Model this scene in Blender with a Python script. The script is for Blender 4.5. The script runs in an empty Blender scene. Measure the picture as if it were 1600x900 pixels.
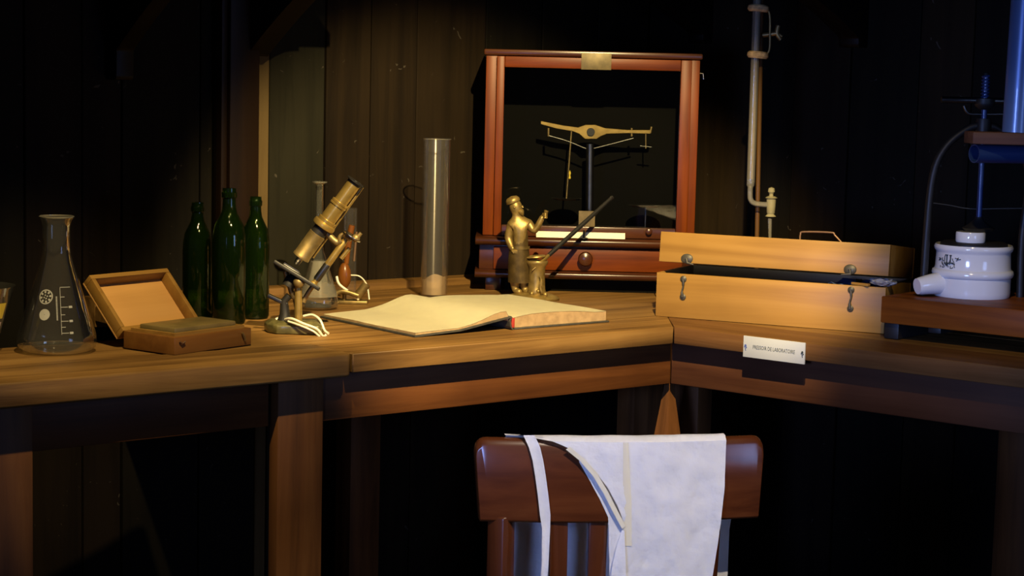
import bpy, bmesh, math, random
from mathutils import Vector, Matrix, noise
random.seed(7)
SC = bpy.context.scene
COL = SC.collection
PI = math.pi
# ------------------------------------------------------------------ camera
F = 3000.0
EYE = Vector((0, 0, 1.40)); PITCH = math.atan(330/3000); ROLL = math.radians(1.35)
cd = bpy.data.cameras.new('camera'); cam = bpy.data.objects.new('camera', cd); COL.objects.link(cam)
cd.sensor_width = 36; cd.lens = F/1600*36; cd.clip_start = .05
cam.matrix_world = Matrix.Translation(EYE) @ Matrix.Rotation(PI/2-PITCH, 4, 'X') @ Matrix.Rotation(ROLL, 4, 'Z')
cd.dof.use_dof = False
SC.camera = cam
# ------------------------------------------------------------------ light
vs = SC.view_settings; vs.view_transform = 'Standard'; vs.look = 'None'; vs.exposure = 0; vs.gamma = 1; vs.use_curve_mapping = False
wd = bpy.data.worlds.new('world'); SC.world = wd; wd.use_nodes = True
wd.node_tree.nodes['Background'].inputs[0].default_value = (1, .85, .8, 1)
wd.node_tree.nodes['Background'].inputs[1].default_value = .016

def spot(name, loc, tgt, watt, col, size, blend, rad):
    l = bpy.data.lights.new(name, 'SPOT'); l.energy = watt; l.color = col; l.spot_size = math.radians(size)
    l.spot_blend = blend; l.shadow_soft_size = rad
    o = bpy.data.objects.new(name, l); COL.objects.link(o); o.location = loc
    o.rotation_euler = (Vector(tgt)-Vector(loc)).to_track_quat('-Z', 'Y').to_euler()
    return o
def area(name, loc, tgt, watt, col, sx, sy):
    l = bpy.data.lights.new(name, 'AREA'); l.energy = watt; l.color = col; l.shape = 'RECTANGLE'; l.size = sx; l.size_y = sy
    o = bpy.data.objects.new(name, l); COL.objects.link(o); o.location = loc
    o.rotation_euler = (Vector(tgt)-Vector(loc)).to_track_quat('-Z', 'Y').to_euler()
    return o
WARM = (1, .75, .35)
spot('spot_middle', (.32, 2.45, 2.55), (.04, 4.50, .95), 720, WARM, 38, .45, .018)
spot('spot_left', (-.35, 2.60, 2.60), (-.84, 3.84, .82), 200, WARM, 33, .6, .018)
spot('spot_right', (.45, 2.4, 2.50), (.95, 4.20, .85), 80, WARM, 21, .9, .018)
spot('spot_chair', (.62, 1.55, 2.35), (.12, 2.95, .70), 300, (1, .86, .66), 24, .8, .018)
area('window_light', (2.1, 1.5, 1.25), (.45, 3.1, .80), 3.6, (.32, .48, 1), .6, .8).data.spread = math.radians(100)
area('cool_fill_left', (-.9, .8, 1.15), (.62, 3.6, .85), 4.2, (.26, .40, 1), .6, .6).data.spread = math.radians(42)  # added blue fill from the left front for apron and basin, no second window

# ------------------------------------------------------------------ geometry of the place
def ray(px, py):
    R3 = cam.matrix_world.to_3x3()
    return R3 @ Vector(((px-800)/F, -(py-450)/F, -1))
def W(px, py, z=.85):                      # point on a horizontal plane
    d = ray(px, py); return EYE + d*((z-EYE.z)/d.z)
def D(px, py, Y):                          # point on a plane facing the room at depth Y
    d = ray(px, py); return EYE + d*(Y/d.y)
C0 = W(1053, 511)
AA, AB = math.radians(38.2), math.radians(-39.03)   # directions of the two bench runs
WALL = .99
KA, KB = .798, -.798
def frame(ang):
    return Vector((math.cos(ang), math.sin(ang), 0)), Vector((-math.sin(ang), math.cos(ang), 0))
def on(ang, off, px, py):                  # point on the vertical plane parallel to a run -> (local x, z)
    u, b = frame(ang); d = ray(px, py); t = (off-(EYE-C0).dot(b))/d.dot(b); q = EYE+d*t-C0
    return q.dot(u), EYE.z+d.z*t
# ------------------------------------------------------------------ materials
def newmat(name):
    m = bpy.data.materials.new(name); m.use_nodes = True; nt = m.node_tree
    return m, nt, nt.nodes['Principled BSDF']
def ramp(nt, fac, stops):
    r = nt.nodes.new('ShaderNodeValToRGB'); e = r.color_ramp.elements
    while len(e) < len(stops): e.new(.5)
    for i, (p, c) in enumerate(stops): e[i].position = p; e[i].color = (*c, 1)
    nt.links.new(fac, r.inputs[0]); return r.outputs[0]
def wood(name, c1, c2, c3=None, axis=0, scale=1.0, rough=.5, bump=.25, coat=0, spread=True):
    m, nt, b = newmat(name); N = nt.nodes.new; L = nt.links.new
    tc = N('ShaderNodeTexCoord'); oi = N('ShaderNodeObjectInfo')
    add = N('ShaderNodeVectorMath'); add.operation = 'ADD'
    mul = N('ShaderNodeVectorMath'); mul.operation = 'SCALE'; mul.inputs['Scale'].default_value = 7.0
    cmb = N('ShaderNodeCombineXYZ')
    for i in range(3): L(oi.outputs['Random'], cmb.inputs[i])
    L(cmb.outputs[0], mul.inputs[0]); L(tc.outputs['Object'], add.inputs[0]); L(mul.outputs[0], add.inputs[1])
    mp = N('ShaderNodeMapping'); s = [34*scale]*3; s[axis] = 1.6*scale; mp.inputs['Scale'].default_value = s
    L(add.outputs[0], mp.inputs[0])
    n1 = N('ShaderNodeTexNoise'); n1.inputs['Scale'].default_value = 1.0; n1.inputs['Detail'].default_value = 6
    n1.inputs['Roughness'].default_value = .62; n1.inputs['Distortion'].default_value = .6; L(mp.outputs[0], n1.inputs[0])
    n2 = N('ShaderNodeTexNoise'); n2.inputs['Scale'].default_value = 5*scale; n2.inputs['Detail'].default_value = 3; L(add.outputs[0], n2.inputs[0])
    st = [(.30, c1), (.55, c2), (.75, c3 or c2)]
    c = ramp(nt, n1.outputs[0], st)
    mx = N('ShaderNodeMix'); mx.data_type = 'RGBA'; mx.blend_type = 'MULTIPLY'; mx.inputs[0].default_value = .55
    L(c, mx.inputs[6]); L(ramp(nt, n2.outputs[0], [(.3, (.55, .5, .45)), (.62, (1.1, 1.1, 1.1))]), mx.inputs[7])
    L(mx.outputs[2], b.inputs['Base Color'])
    b.inputs['Roughness'].default_value = rough; b.inputs['Coat Weight'].default_value = coat; b.inputs['Coat Roughness'].default_value = .25
    b.inputs['Specular IOR Level'].default_value = .22
    bp = N('ShaderNodeBump'); bp.inputs['Strength'].default_value = bump; bp.inputs['Distance'].default_value = .002
    L(n1.outputs[0], bp.inputs['Height']); L(bp.outputs[0], b.inputs['Normal'])
    return m
def plain(name, col, rough=.5, metal=0, coat=0, var=.0, vs_=20, bump=0, col2=None, spec=None):
    m, nt, b = newmat(name); N = nt.nodes.new; L = nt.links.new
    b.inputs['Roughness'].default_value = rough; b.inputs['Metallic'].default_value = metal; b.inputs['Coat Weight'].default_value = coat
    tc = N('ShaderNodeTexCoord'); n = N('ShaderNodeTexNoise'); n.inputs['Scale'].default_value = vs_; n.inputs['Detail'].default_value = 4
    L(tc.outputs['Object'], n.inputs[0])
    c2 = col2 or tuple(x*(1-var) for x in col)
    L(ramp(nt, n.outputs[0], [(.35, c2), (.65, col)]), b.inputs['Base Color'])
    if bump:
        bp = N('ShaderNodeBump'); bp.inputs['Strength'].default_value = bump; bp.inputs['Distance'].default_value = .006 if name == 'white_cotton' else .002
        L(n.outputs[0], bp.inputs['Height']); L(bp.outputs[0], b.inputs['Normal'])
    if spec is not None: b.inputs['Specular IOR Level'].default_value = spec
    return m
def thinglass(name, tint, refl=1.0, rough=.02, milk=0.0, milkcol=(.8, .8, .75)):
    m = bpy.data.materials.new(name); m.use_nodes = True; nt = m.node_tree; nt.nodes.clear(); N = nt.nodes.new; L = nt.links.new
    out = N('ShaderNodeOutputMaterial'); tr = N('ShaderNodeBsdfTransparent'); gl = N('ShaderNodeBsdfGlossy'); mx = N('ShaderNodeMixShader')
    lw = N('ShaderNodeFresnel'); lw.inputs['IOR'].default_value = 1.5
    geo = N('ShaderNodeNewGeometry')   # the same reflection whichever side the wall of glass is seen from
    cs = N('ShaderNodeMix'); cs.data_type = 'FLOAT'; cs.inputs[2].default_value = 1.5; cs.inputs[3].default_value = 1/1.5
    L(geo.outputs['Backfacing'], cs.inputs[0]); cs.inputs[3].default_value = 1.5; L(cs.outputs[0], lw.inputs['IOR'])
    mu = N('ShaderNodeMath'); mu.operation = 'MULTIPLY'; mu.inputs[1].default_value = refl; mu.use_clamp = True
    L(lw.outputs[0], mu.inputs[0]); L(mu.outputs[0], mx.inputs[0])
    tr.inputs[0].default_value = (*tint, 1); gl.inputs['Roughness'].default_value = rough
    src = tr.outputs[0]
    if milk:
        df = N('ShaderNodeBsdfDiffuse'); df.inputs[0].default_value = (*milkcol, 1)
        m2 = N('ShaderNodeMixShader'); m2.inputs[0].default_value = milk; L(src, m2.inputs[1]); L(df.outputs[0], m2.inputs[2]); src = m2.outputs[0]
    L(src, mx.inputs[1]); L(gl.outputs[0], mx.inputs[2]); L(mx.outputs[0], out.inputs[0])
    return m
def wallwood(name, c1, c2):
    m = wood(name, c1, c2, axis=2, scale=.55, rough=.75, bump=.5)
    m.node_tree.nodes['Principled BSDF'].inputs['Specular IOR Level'].default_value = .12
    nt = m.node_tree; N = nt.nodes.new; L = nt.links.new; b = nt.nodes['Principled BSDF']
    old = b.inputs['Base Color'].links[0].from_socket
    tc = N('ShaderNodeTexCoord'); n = N('ShaderNodeTexNoise'); n.inputs['Scale'].default_value = 26; n.inputs['Detail'].default_value = 2; n.inputs['Distortion'].default_value = 2.2
    L(tc.outputs['Object'], n.inputs[0])
    f = ramp(nt, n.outputs[0], [(.725, (0, 0, 0)), (.76, (.7, .7, .7))])
    mx = N('ShaderNodeMix'); mx.data_type = 'RGBA'; L(f, mx.inputs[0]); L(old, mx.inputs[6]); mx.inputs[7].default_value = (.07, .06, .045, 1)
    L(mx.outputs[2], b.inputs['Base Color'])
    return m
M = {}
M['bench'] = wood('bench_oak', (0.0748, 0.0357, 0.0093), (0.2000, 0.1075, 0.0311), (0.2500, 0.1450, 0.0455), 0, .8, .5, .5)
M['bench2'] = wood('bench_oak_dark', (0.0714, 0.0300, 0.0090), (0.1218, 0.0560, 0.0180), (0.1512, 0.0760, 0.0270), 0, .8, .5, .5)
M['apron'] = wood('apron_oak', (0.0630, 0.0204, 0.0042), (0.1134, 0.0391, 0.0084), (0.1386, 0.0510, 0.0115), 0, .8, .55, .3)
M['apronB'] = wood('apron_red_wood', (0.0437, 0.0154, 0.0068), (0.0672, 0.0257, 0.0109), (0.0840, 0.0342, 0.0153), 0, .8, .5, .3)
M['leg'] = wood('leg_oak', (.065, .027, .008), (.135, .054, .015), (.17, .075, .022), 2, .8, .55, .3)
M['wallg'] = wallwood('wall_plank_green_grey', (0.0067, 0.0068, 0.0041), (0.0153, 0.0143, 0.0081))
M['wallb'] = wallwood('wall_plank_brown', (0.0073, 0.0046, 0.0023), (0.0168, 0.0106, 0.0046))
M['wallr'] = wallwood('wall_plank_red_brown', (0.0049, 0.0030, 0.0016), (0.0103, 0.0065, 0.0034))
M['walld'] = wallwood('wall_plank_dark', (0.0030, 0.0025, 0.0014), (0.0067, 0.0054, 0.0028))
M['wallt'] = wallwood('wall_strip_tan', (.07, .045, .018), (.11, .075, .03))
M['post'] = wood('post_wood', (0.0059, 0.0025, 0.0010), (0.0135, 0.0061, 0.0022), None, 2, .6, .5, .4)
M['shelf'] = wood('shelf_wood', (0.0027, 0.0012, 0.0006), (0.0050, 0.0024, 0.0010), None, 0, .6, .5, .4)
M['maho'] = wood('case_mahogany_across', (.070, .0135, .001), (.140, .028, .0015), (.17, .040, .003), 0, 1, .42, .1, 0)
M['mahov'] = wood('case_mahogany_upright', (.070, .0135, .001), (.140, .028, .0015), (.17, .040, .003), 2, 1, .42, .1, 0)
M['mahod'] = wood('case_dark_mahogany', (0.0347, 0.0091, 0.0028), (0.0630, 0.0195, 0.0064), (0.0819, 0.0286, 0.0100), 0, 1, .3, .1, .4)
M['pine'] = wood('box_beech', (0.2009, 0.1012, 0.0214), (0.2870, 0.1564, 0.0362), (0.3157, 0.1794, 0.0449), 0, .6, .4, .06)
M['pined'] = wood('box_beech_brown', (0.1300, 0.0506, 0.0118), (0.1800, 0.0782, 0.0189), (0.2100, 0.0966, 0.0252), 0, .7, .38, .08, .2)
M['lidin'] = wood('box_lid_lining', (0.4597, 0.2400, 0.0690), (0.5304, 0.2880, 0.0897), None, 0, .5, .6, .03)
M['chair'] = wood('chair_varnished', (0.0338, 0.0080, 0.0022), (0.0574, 0.0147, 0.0037), (0.0743, 0.0214, 0.0054), 0, .9, .22, .12, .6)
M['chairv'] = wood('chair_varnished_upright', (0.0270, 0.0065, 0.0020), (0.0473, 0.0122, 0.0032), (0.0607, 0.0169, 0.0045), 2, .9, .25, .1, .5)
M['press'] = wood('press_board', (.10, .026, .003), (.19, .055, .006), (.23, .075, .01), 0, .8, .45, .2)
M['presstop'] = wood('press_crosspiece', (.05, .022, .016), (.085, .04, .028), None, 0, .8, .6, .2)
M['brass'] = plain('old_brass', (.50, .34, .095), .34, .75, 0, .35, 30)
M['brassd'] = plain('dull_brass', (.32, .23, .09), .45, .75, 0, .4, 40)
M['bronze'] = plain('bronze_casting', (.36, .25, .075), .42, .6, 0, .45, 60, .35)
M['bronzed'] = plain('bronze_brown', (.22, .145, .045), .5, .5, 0, .45, 60, .35)
M['ironp'] = plain('grey_iron', (.07, .065, .05), .5, .3, 0, .4, 60)
M['plate'] = plain('tarnished_brass', (.15, .115, .045), .5, .3, 0, .3, 60)
M['glassk'] = thinglass('cloudy_glass', (.7, .68, .6), 1.0, .1, .6, (.40, .36, .20))
M['base'] = plain('painted_iron_base', (0.1280, 0.1120, 0.0420), .4, .2, .2, .6, 45)
M['black'] = plain('black_iron', (.012, .011, .010), .5, .1, 0, .3, 30)
M['blackr'] = plain('black_rubber', (.012, .012, .012), .6)
M['steel'] = plain('bright_steel', (.55, .53, .50), .25, 1, 0, .2, 30)
M['steeld'] = plain('grey_steel', (0.1400, 0.1400, 0.1350), .35, 1, 0, .3, 30)
M['cork'] = plain('cork', (0.6720, 0.4480, 0.1920), .8, 0, 0, .45, 90, .5)
M['paper'] = plain('ledger_paper', (.80, .76, .56), .75, 0, 0, .05, 25, .12, spec=.1)
M['edge'] = plain('page_edges', (0.4200, 0.2860, 0.1440), .8, 0, 0, .25, 60, .3, spec=.1)
M['cover'] = plain('ledger_cover', (.055, .052, .040), .65, 0, 0, .4, 60, .3)
M['red'] = plain('red_binding', (.35, .03, .02), .6)
M['cloth'] = plain('white_cotton', (.74, .72, .70), .9, 0, 0, .05, 18, 1.0, spec=.05)
M['hem'] = plain('cotton_hem', (.72, .66, .50), .9, spec=.05)
M['porc'] = plain('white_porcelain', (.74, .75, .76), .12, 0, .6, .03, 8)
M['ink'] = plain('dark_print', (.03, .04, .045), .5)
M['blueink'] = plain('blue_print', (.05, .08, .25), .5)
M['label'] = plain('white_card', (0.3744, 0.3978, 0.4104), .5, 0, 0, .03, 10)
M['bluepipe'] = plain('blue_grey_pipe', (0.0900, 0.1575, 0.3432), .35, .3, .3, .1, 5)
M['bluedark'] = plain('dark_blue_pipe', (0.0144, 0.0360, 0.1260), .4, .2, .2)
M['stone'] = plain('green_stone', (0.1800, 0.1300, 0.0450), .45, 0, .1, .25, 20)
M['handle'] = wood('orange_handle', (0.1235, 0.0371, 0.0050), (0.1617, 0.0544, 0.0084), None, 2, 2, .35, .05, .3)
M['cable'] = plain('pale_cable', (.62, .58, .45), .35, .1, .3)
M['rod'] = wood('stand_rod', (0.0700, 0.0350, 0.0100), (0.1100, 0.0550, 0.0175), None, 2, 1, .4, .1)
M['wire'] = plain('brown_wire', (.20, .12, .07), .45, .7)
M['yellow'] = plain('yellow_print', (.75, .55, .05), .6)
M['pink'] = plain('pale_pink_print', (.5, .40, .33), .6)
M['purple'] = plain('purple_lining', (.06, .02, .035), .9)
M['bluecloth'] = plain('blue_cloth', (.14, .22, .5), .8)
M['sand'] = plain('pale_residue', (0.2500, 0.1800, 0.0950), .8, 0, 0, .35, 40)
M['glass'] = thinglass('clear_glass', (.95, .95, .92), .6, .03, .02)
M['glassb'] = thinglass('cylinder_glass', (.95, .94, .92), .35, .2, .015)
M['glassm'] = thinglass('frosted_glass', (.78, .78, .72), 1.0, .12, .22, (.5, .47, .38))
M['pane'] = thinglass('window_pane', (.90, .91, .90), .5, .01)
M['green'] = thinglass('green_glass', (.33, .46, .15), .9, .04, .03, (.05, .13, .02))
M['white'] = plain('white_enamel_print', (0.3720, 0.3720, 0.3360), .6)
M['floor'] = wood('floor_boards', (.03, .018, .01), (.06, .035, .02), None, 1, .5, .6, .3)
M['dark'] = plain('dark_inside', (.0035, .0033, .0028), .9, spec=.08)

# ------------------------------------------------------------------ mesh tools
def V(*a): return Vector(a)
def bm_box(bm, lo, hi, mat=None):
    vs_ = [bm.verts.new((x, y, z)) for z in (lo[2], hi[2]) for y in (lo[1], hi[1]) for x in (lo[0], hi[0])]
    for f in ((0, 2, 3, 1), (4, 5, 7, 6), (0, 1, 5, 4), (2, 6, 7, 3), (0, 4, 6, 2), (1, 3, 7, 5)): bm.faces.new([vs_[i] for i in f])
    if mat is not None:
        for v in vs_: v.co = mat @ v.co
    return vs_
def prism(bm, pts, z0, z1, mat=None):
    a = [bm.verts.new((p[0], p[1], z0)) for p in pts]; b = [bm.verts.new((p[0], p[1], z1)) for p in pts]
    bm.faces.new(a[::-1]); bm.faces.new(b); n = len(pts)
    for i in range(n): bm.faces.new((a[i], a[(i+1) % n], b[(i+1) % n], b[i]))
    if mat is not None:
        for v in a+b: v.co = mat @ v.co
def lathe(bm, prof, n=40, mat=None, capb=False, capt=False, closed=False):
    rings = []
    for r, z in prof:
        if r < 1e-6: v = bm.verts.new((0, 0, z)); rings.append([v]*n)
        else: rings.append([bm.verts.new((r*math.cos(2*PI*i/n), r*math.sin(2*PI*i/n), z)) for i in range(n)])
    for a, b in zip(rings, rings[1:]):
        for i in range(n):
            q = [a[i], a[(i+1) % n], b[(i+1) % n], b[i]]; u = []
            for v in q:
                if v not in u: u.append(v)
            if len(u) > 2:
                try: bm.faces.new(u)
                except ValueError: pass
    if capb and prof[0][0] > 1e-6: bm.faces.new(rings[0][::-1])
    if capt and prof[-1][0] > 1e-6: bm.faces.new(rings[-1])
    if mat is not None:
        done = set()
        for r in rings:
            for v in r:
                if v not in done: done.add(v); v.co = mat @ v.co
def tube(bm, pts, rad, n=10, cap=True):
    pts = [Vector(p) for p in pts]; R = rad if isinstance(rad, (list, tuple)) else [rad]*len(pts)
    prev = None; rings = []
    for i, p in enumerate(pts):
        t = (pts[min(i+1, len(pts)-1)]-pts[max(i-1, 0)]).normalized()
        if prev is None:
            a = Vector((0, 0, 1)) if abs(t.z) < .9 else Vector((1, 0, 0)); nrm = t.cross(a).normalized()
        else: nrm = (prev-t*prev.dot(t)).normalized()
        prev = nrm; bi = t.cross(nrm)
        rings.append([bm.verts.new(p+(nrm*math.cos(2*PI*k/n)+bi*math.sin(2*PI*k/n))*R[i]) for k in range(n)])
    for a, b in zip(rings, rings[1:]):
        for k in range(n): bm.faces.new((a[k], a[(k+1) % n], b[(k+1) % n], b[k]))
    if cap: bm.faces.new(rings[0][::-1]); bm.faces.new(rings[-1])
def smooth_path(pts, k=6):
    P = [Vector(p) for p in pts]; out = []
    for i in range(len(P)-1):
        a, b, c, d = P[max(i-1, 0)], P[i], P[i+1], P[min(i+2, len(P)-1)]
        for j in range(k):
            t = j/k; out.append(.5*((2*b)+(c-a)*t+(2*a-5*b+4*c-d)*t*t+(3*b-a-3*c+d)*t**3))
    out.append(P[-1]); return out
def along(p, q):                            # matrix: z axis from p to q, origin p
    p, q = Vector(p), Vector(q); d = q-p
    return Matrix.Translation(p) @ d.to_track_quat('Z', 'Y').to_matrix().to_4x4()
def link(name, bm, mat, parent=None, smooth=False, bevel=0, seg=2, loc=None):
    bmesh.ops.recalc_face_normals(bm, faces=bm.faces)
    if bevel:
        es = [e for e in bm.edges if len(e.link_faces) == 2 and e.calc_face_angle(0) > .6]
        bmesh.ops.bevel(bm, geom=es, offset=bevel, segments=seg, affect='EDGES', clamp_overlap=True, profile=.5)
    me = bpy.data.meshes.new(name); bm.to_mesh(me); bm.free()
    me.materials.append(M[mat] if isinstance(mat, str) else mat)
    if smooth or bevel:
        me.polygons.foreach_set('use_smooth', [True]*len(me.polygons))
        try: me.set_sharp_from_angle(angle=math.radians(40))
        except Exception: pass
    o = bpy.data.objects.new(name, me); COL.objects.link(o)
    if parent: o.parent = parent
    if loc is not None: o.location = loc
    return o
def thing(name, label, cat, loc=(0, 0, 0), rz=0, group=None):
    o = bpy.data.objects.new(name, None); COL.objects.link(o); o.location = loc; o.rotation_euler = (0, 0, rz)
    o['label'] = label; o['category'] = cat
    if group: o['group'] = group
    o.empty_display_size = .05
    return o
def boxp(name, lo, hi, mat, parent=None, bevel=.002, **k):
    bm = bmesh.new(); bm_box(bm, lo, hi); return link(name, bm, mat, parent, bevel=bevel, **k)
def lat(name, prof, mat, parent=None, n=40, mtx=None, **k):
    bm = bmesh.new(); lathe(bm, prof, n, mtx, **k); return link(name, bm, mat, parent, smooth=True)
def tub(name, pts, r, mat, parent=None, n=10):
    bm = bmesh.new(); tube(bm, pts, r, n); return link(name, bm, mat, parent, smooth=True)
def rel(o, p): return Vector(p)-o.location   # for unrotated things
def text_bm(body, size, mtx, font_shear=0):
    cu = bpy.data.curves.new('lettering', 'FONT'); cu.body = body; cu.size = size; cu.align_x = 'CENTER'; cu.align_y = 'CENTER'
    cu.extrude = .0002; cu.resolution_u = 2
    o = bpy.data.objects.new('lettering', cu); COL.objects.link(o); bpy.context.view_layer.update()
    me = bpy.data.meshes.new_from_object(o.evaluated_get(bpy.context.evaluated_depsgraph_get()))
    bpy.data.objects.remove(o); bpy.data.curves.remove(cu)
    bm = bmesh.new(); bm.from_mesh(me); bpy.data.meshes.remove(me)
    for v in bm.verts: v.co = mtx @ v.co
    return bm

# ------------------------------------------------------------------ room shell
def struct(name, loc=(0, 0, 0), rz=0):
    o = bpy.data.objects.new(name, None); COL.objects.link(o); o.location = loc; o.rotation_euler = (0, 0, rz); o['kind'] = 'structure'; return o
G = V(C0.x, C0.y, 0)
bm = bmesh.new(); bm_box(bm, (-4, -1.5, -.05), (4.5, 7, 0)); fl = link('floor', bm, 'floor'); fl['kind'] = 'structure'
bm = bmesh.new(); bm_box(bm, (-4, -1.5, 3.0), (4.5, 7, 3.06)); ce = link('ceiling', bm, 'walld'); ce['kind'] = 'structure'
cx = KA*WALL
wl = struct('wall_left', G, AA)
bm = bmesh.new(); prism(bm, [(-3.0, WALL+.022), (cx+.018, WALL+.022), (cx+.06, WALL+.07), (-3.0, WALL+.07)], 0, 3.0); link('backing', bm, 'dark', wl)
cuts = [-60, 38, 128, 190, 312, 402, 421, 508, 578, 650, 757]
xs = [-2.75, -2.5, -2.28, -2.05, -1.85, -1.65, -1.48] + [-1.3] + [on(AA, WALL, c, 200)[0] for c in cuts[1:]] + [.40, .60, cx-.001]
mats = ['walld', 'wallb', 'walld', 'walld', 'wallb', 'walld', 'walld', 'walld', 'wallr', 'wallr', 'walld', 'walld', 'wallt', 'wallg', 'wallb', 'wallb', 'wallb', 'walld', 'walld', 'walld', 'walld']  # dark planks left of the tan strip carry that wall's shade in their colour
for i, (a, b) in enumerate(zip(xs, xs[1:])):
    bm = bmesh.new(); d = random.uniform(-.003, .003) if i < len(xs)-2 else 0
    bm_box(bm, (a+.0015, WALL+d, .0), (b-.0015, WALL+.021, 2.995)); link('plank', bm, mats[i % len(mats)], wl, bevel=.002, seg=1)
wr = struct('wall_right', G, AB)
bm = bmesh.new(); prism(bm, [(-cx-.018, WALL+.022), (2.8, WALL+.022), (2.8, WALL+.07), (-cx-.06, WALL+.07)], 0, 3.0); link('backing', bm, 'dark', wr)
x = -cx+.001; i = 0; ws = [.155, .19, .14, .17, .20, .15, .165, .18]
rm = ['walld', 'wallb', 'walld', 'wallr', 'walld', 'wallb', 'walld']
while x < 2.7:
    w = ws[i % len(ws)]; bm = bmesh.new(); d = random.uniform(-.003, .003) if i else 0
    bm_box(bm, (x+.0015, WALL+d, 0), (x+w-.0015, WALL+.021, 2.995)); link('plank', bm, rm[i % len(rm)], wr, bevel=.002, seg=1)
    x += w; i += 1
# upright post on the left wall with its light edge batten
tp = bpy.data.objects.new('trim_1', None); COL.objects.link(tp); tp['kind'] = 'structure'; tp.location = G; tp.rotation_euler = (0, 0, AA)
PX0, PX1 = on(AA, WALL-.06, 356, 200)[0], on(AA, WALL-.06, 405, 200)[0]
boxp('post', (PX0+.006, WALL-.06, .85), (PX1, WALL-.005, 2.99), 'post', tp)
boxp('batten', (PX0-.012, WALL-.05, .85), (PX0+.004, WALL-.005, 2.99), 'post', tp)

# ------------------------------------------------------------------ shelf with scrolled brackets above the benches
def bracket(parent, name, xm, th, zb, reach, top, wd=.05, foot=.055):
    # plate in the (back, z) plane: foot against the wall, scrolled brace, arm under the shelf
    n = 12; pts = [(WALL-.003, zb), (WALL-wd+.006, zb), (WALL-wd, zb+.008), (WALL-wd, zb+foot-.006), (WALL-wd-.008, zb+foot)]
    for k in range(1, n+1):
        t_ = k/n; pts.append((WALL-wd-.008-(reach-wd-.008)*t_, zb+foot+(top-zb-foot-.012)*(.75*t_+.25*math.sin(PI/2*t_))))
    pts += [(WALL-reach, top), (WALL-.003, top)]
    bm = bmesh.new(); prism(bm, pts, -th/2, th/2)
    mt = Matrix(((0, 0, 1, xm), (1, 0, 0, 0), (0, 1, 0, 0), (0, 0, 0, 1)))
    for v in bm.verts: v.co = mt @ v.co
    return link(name, bm, 'shelf', parent, bevel=.002)
sh = thing('wall_shelf', 'dark wooden shelf on scrolled brackets along the left wall above the bottles', 'shelf', G, AA)
SZ = 1.625
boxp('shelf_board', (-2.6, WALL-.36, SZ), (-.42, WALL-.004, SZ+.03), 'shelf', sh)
for px, zb, th, ft in ((180, 1.371, .045, .075), (388, 1.435, .06, .012)): bracket(sh, 'bracket', on(AA, WALL, px, 100)[0], th, zb, .35, SZ-.001, .05, ft)
for xm in (-1.75, -2.3): bracket(sh, 'bracket', xm, .045, 1.40, .35, SZ-.001)
sh2 = thing('wall_shelf', 'dark wooden shelf on scrolled brackets along the right wall above the long box', 'shelf', G, AB)
SZ = 1.64
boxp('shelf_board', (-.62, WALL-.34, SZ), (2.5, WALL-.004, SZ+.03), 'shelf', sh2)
for px, zb, th in ((1102, 1.505, .05), (1340, 1.497, .06)): bracket(sh2, 'bracket', on(AB, WALL, px, 70)[0], th, zb, .32, SZ-.001, .05, .03)
for xm in (.75, 1.5): bracket(sh2, 'bracket', xm, .06, 1.48, .32, SZ-.001)

# ------------------------------------------------------------------ workbenches
ba = thing('workbench', 'light oak workbench run along the left wall under the open ledger', 'workbench', G, AA)
bb = thing('workbench', 'brown wooden workbench run along the right wall under the long box', 'workbench', G, AB)
def board(parent, x0, y0, y1, k, z0, z1, mat, x1=None, name='top_board'):
    # strip between y0 and y1; one end follows the mitre of the corner
    g = .0008
    if k > 0: pts = [(x0, y0+g), (k*y0-.0008, y0+g), (k*y1-.0008, y1-g), (x0, y1-g)]
    else: pts = [(k*y0+.0008, y0+g), (x1, y0+g), (x1, y1-g), (k*y1+.0008, y1-g)]
    bm = bmesh.new(); prism(bm, pts, z0, z1); return link(name, bm, mat, parent, bevel=.0016, seg=1)
NX = on(AA, 0, 551, 560)[0]
ys = [0, .165, .40, .58, .76, .925]
board(ba, NX+.001, 0, .165, KA, .812, .850, 'bench')
Q_ = W(238, 500)-C0; XS = Q_.dot(frame(AA)[0])      # left of this the worktop is only two planks deep
for a, b in zip(ys[1:], ys[2:]): board(ba, -2.7 if a < .3 else XS, a, b, KA, .815, .850+random.uniform(-.0006, 0), 'bench')
bm = bmesh.new(); prism(bm, [(-2.7, -.018), (NX-.012, -.006), (NX-.002, .006), (NX-.002, .150), (NX-.03, .1635), (-2.7, .1635)], .806, .852)
link('front_plank', bm, 'bench', ba, bevel=.005, seg=3)
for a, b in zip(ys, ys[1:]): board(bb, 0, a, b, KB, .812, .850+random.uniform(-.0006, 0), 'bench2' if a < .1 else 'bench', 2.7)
# raised strips along the wall
bm = bmesh.new(); prism(bm, [(XS, .926), (.926*KA-.001, .926), (.985*KA-.001, .985), (XS, .985)], .80, .868); link('back_rail', bm, 'bench', ba, bevel=.003)
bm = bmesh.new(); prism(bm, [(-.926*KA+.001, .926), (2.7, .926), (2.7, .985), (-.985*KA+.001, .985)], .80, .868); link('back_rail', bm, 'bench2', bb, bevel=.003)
AZ = .713
bm = bmesh.new(); prism(bm, [(-.905, .040), (.04*KA-.0012, .040), (.062*KA-.0012, .062), (-.905, .062)], AZ, .811); link('apron', bm, 'apron', ba, bevel=.002)
bm = bmesh.new(); prism(bm, [(-1.513, .048), (-1.022, .048), (-1.022, .07), (-1.513, .07)], AZ, .805); link('apron', bm, 'apron', ba, bevel=.002)
bm = bmesh.new(); prism(bm, [(-2.7, .048), (-1.622, .048), (-1.622, .07), (-2.7, .07)], AZ, .805); link('apron', bm, 'apron', ba, bevel=.002)
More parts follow.
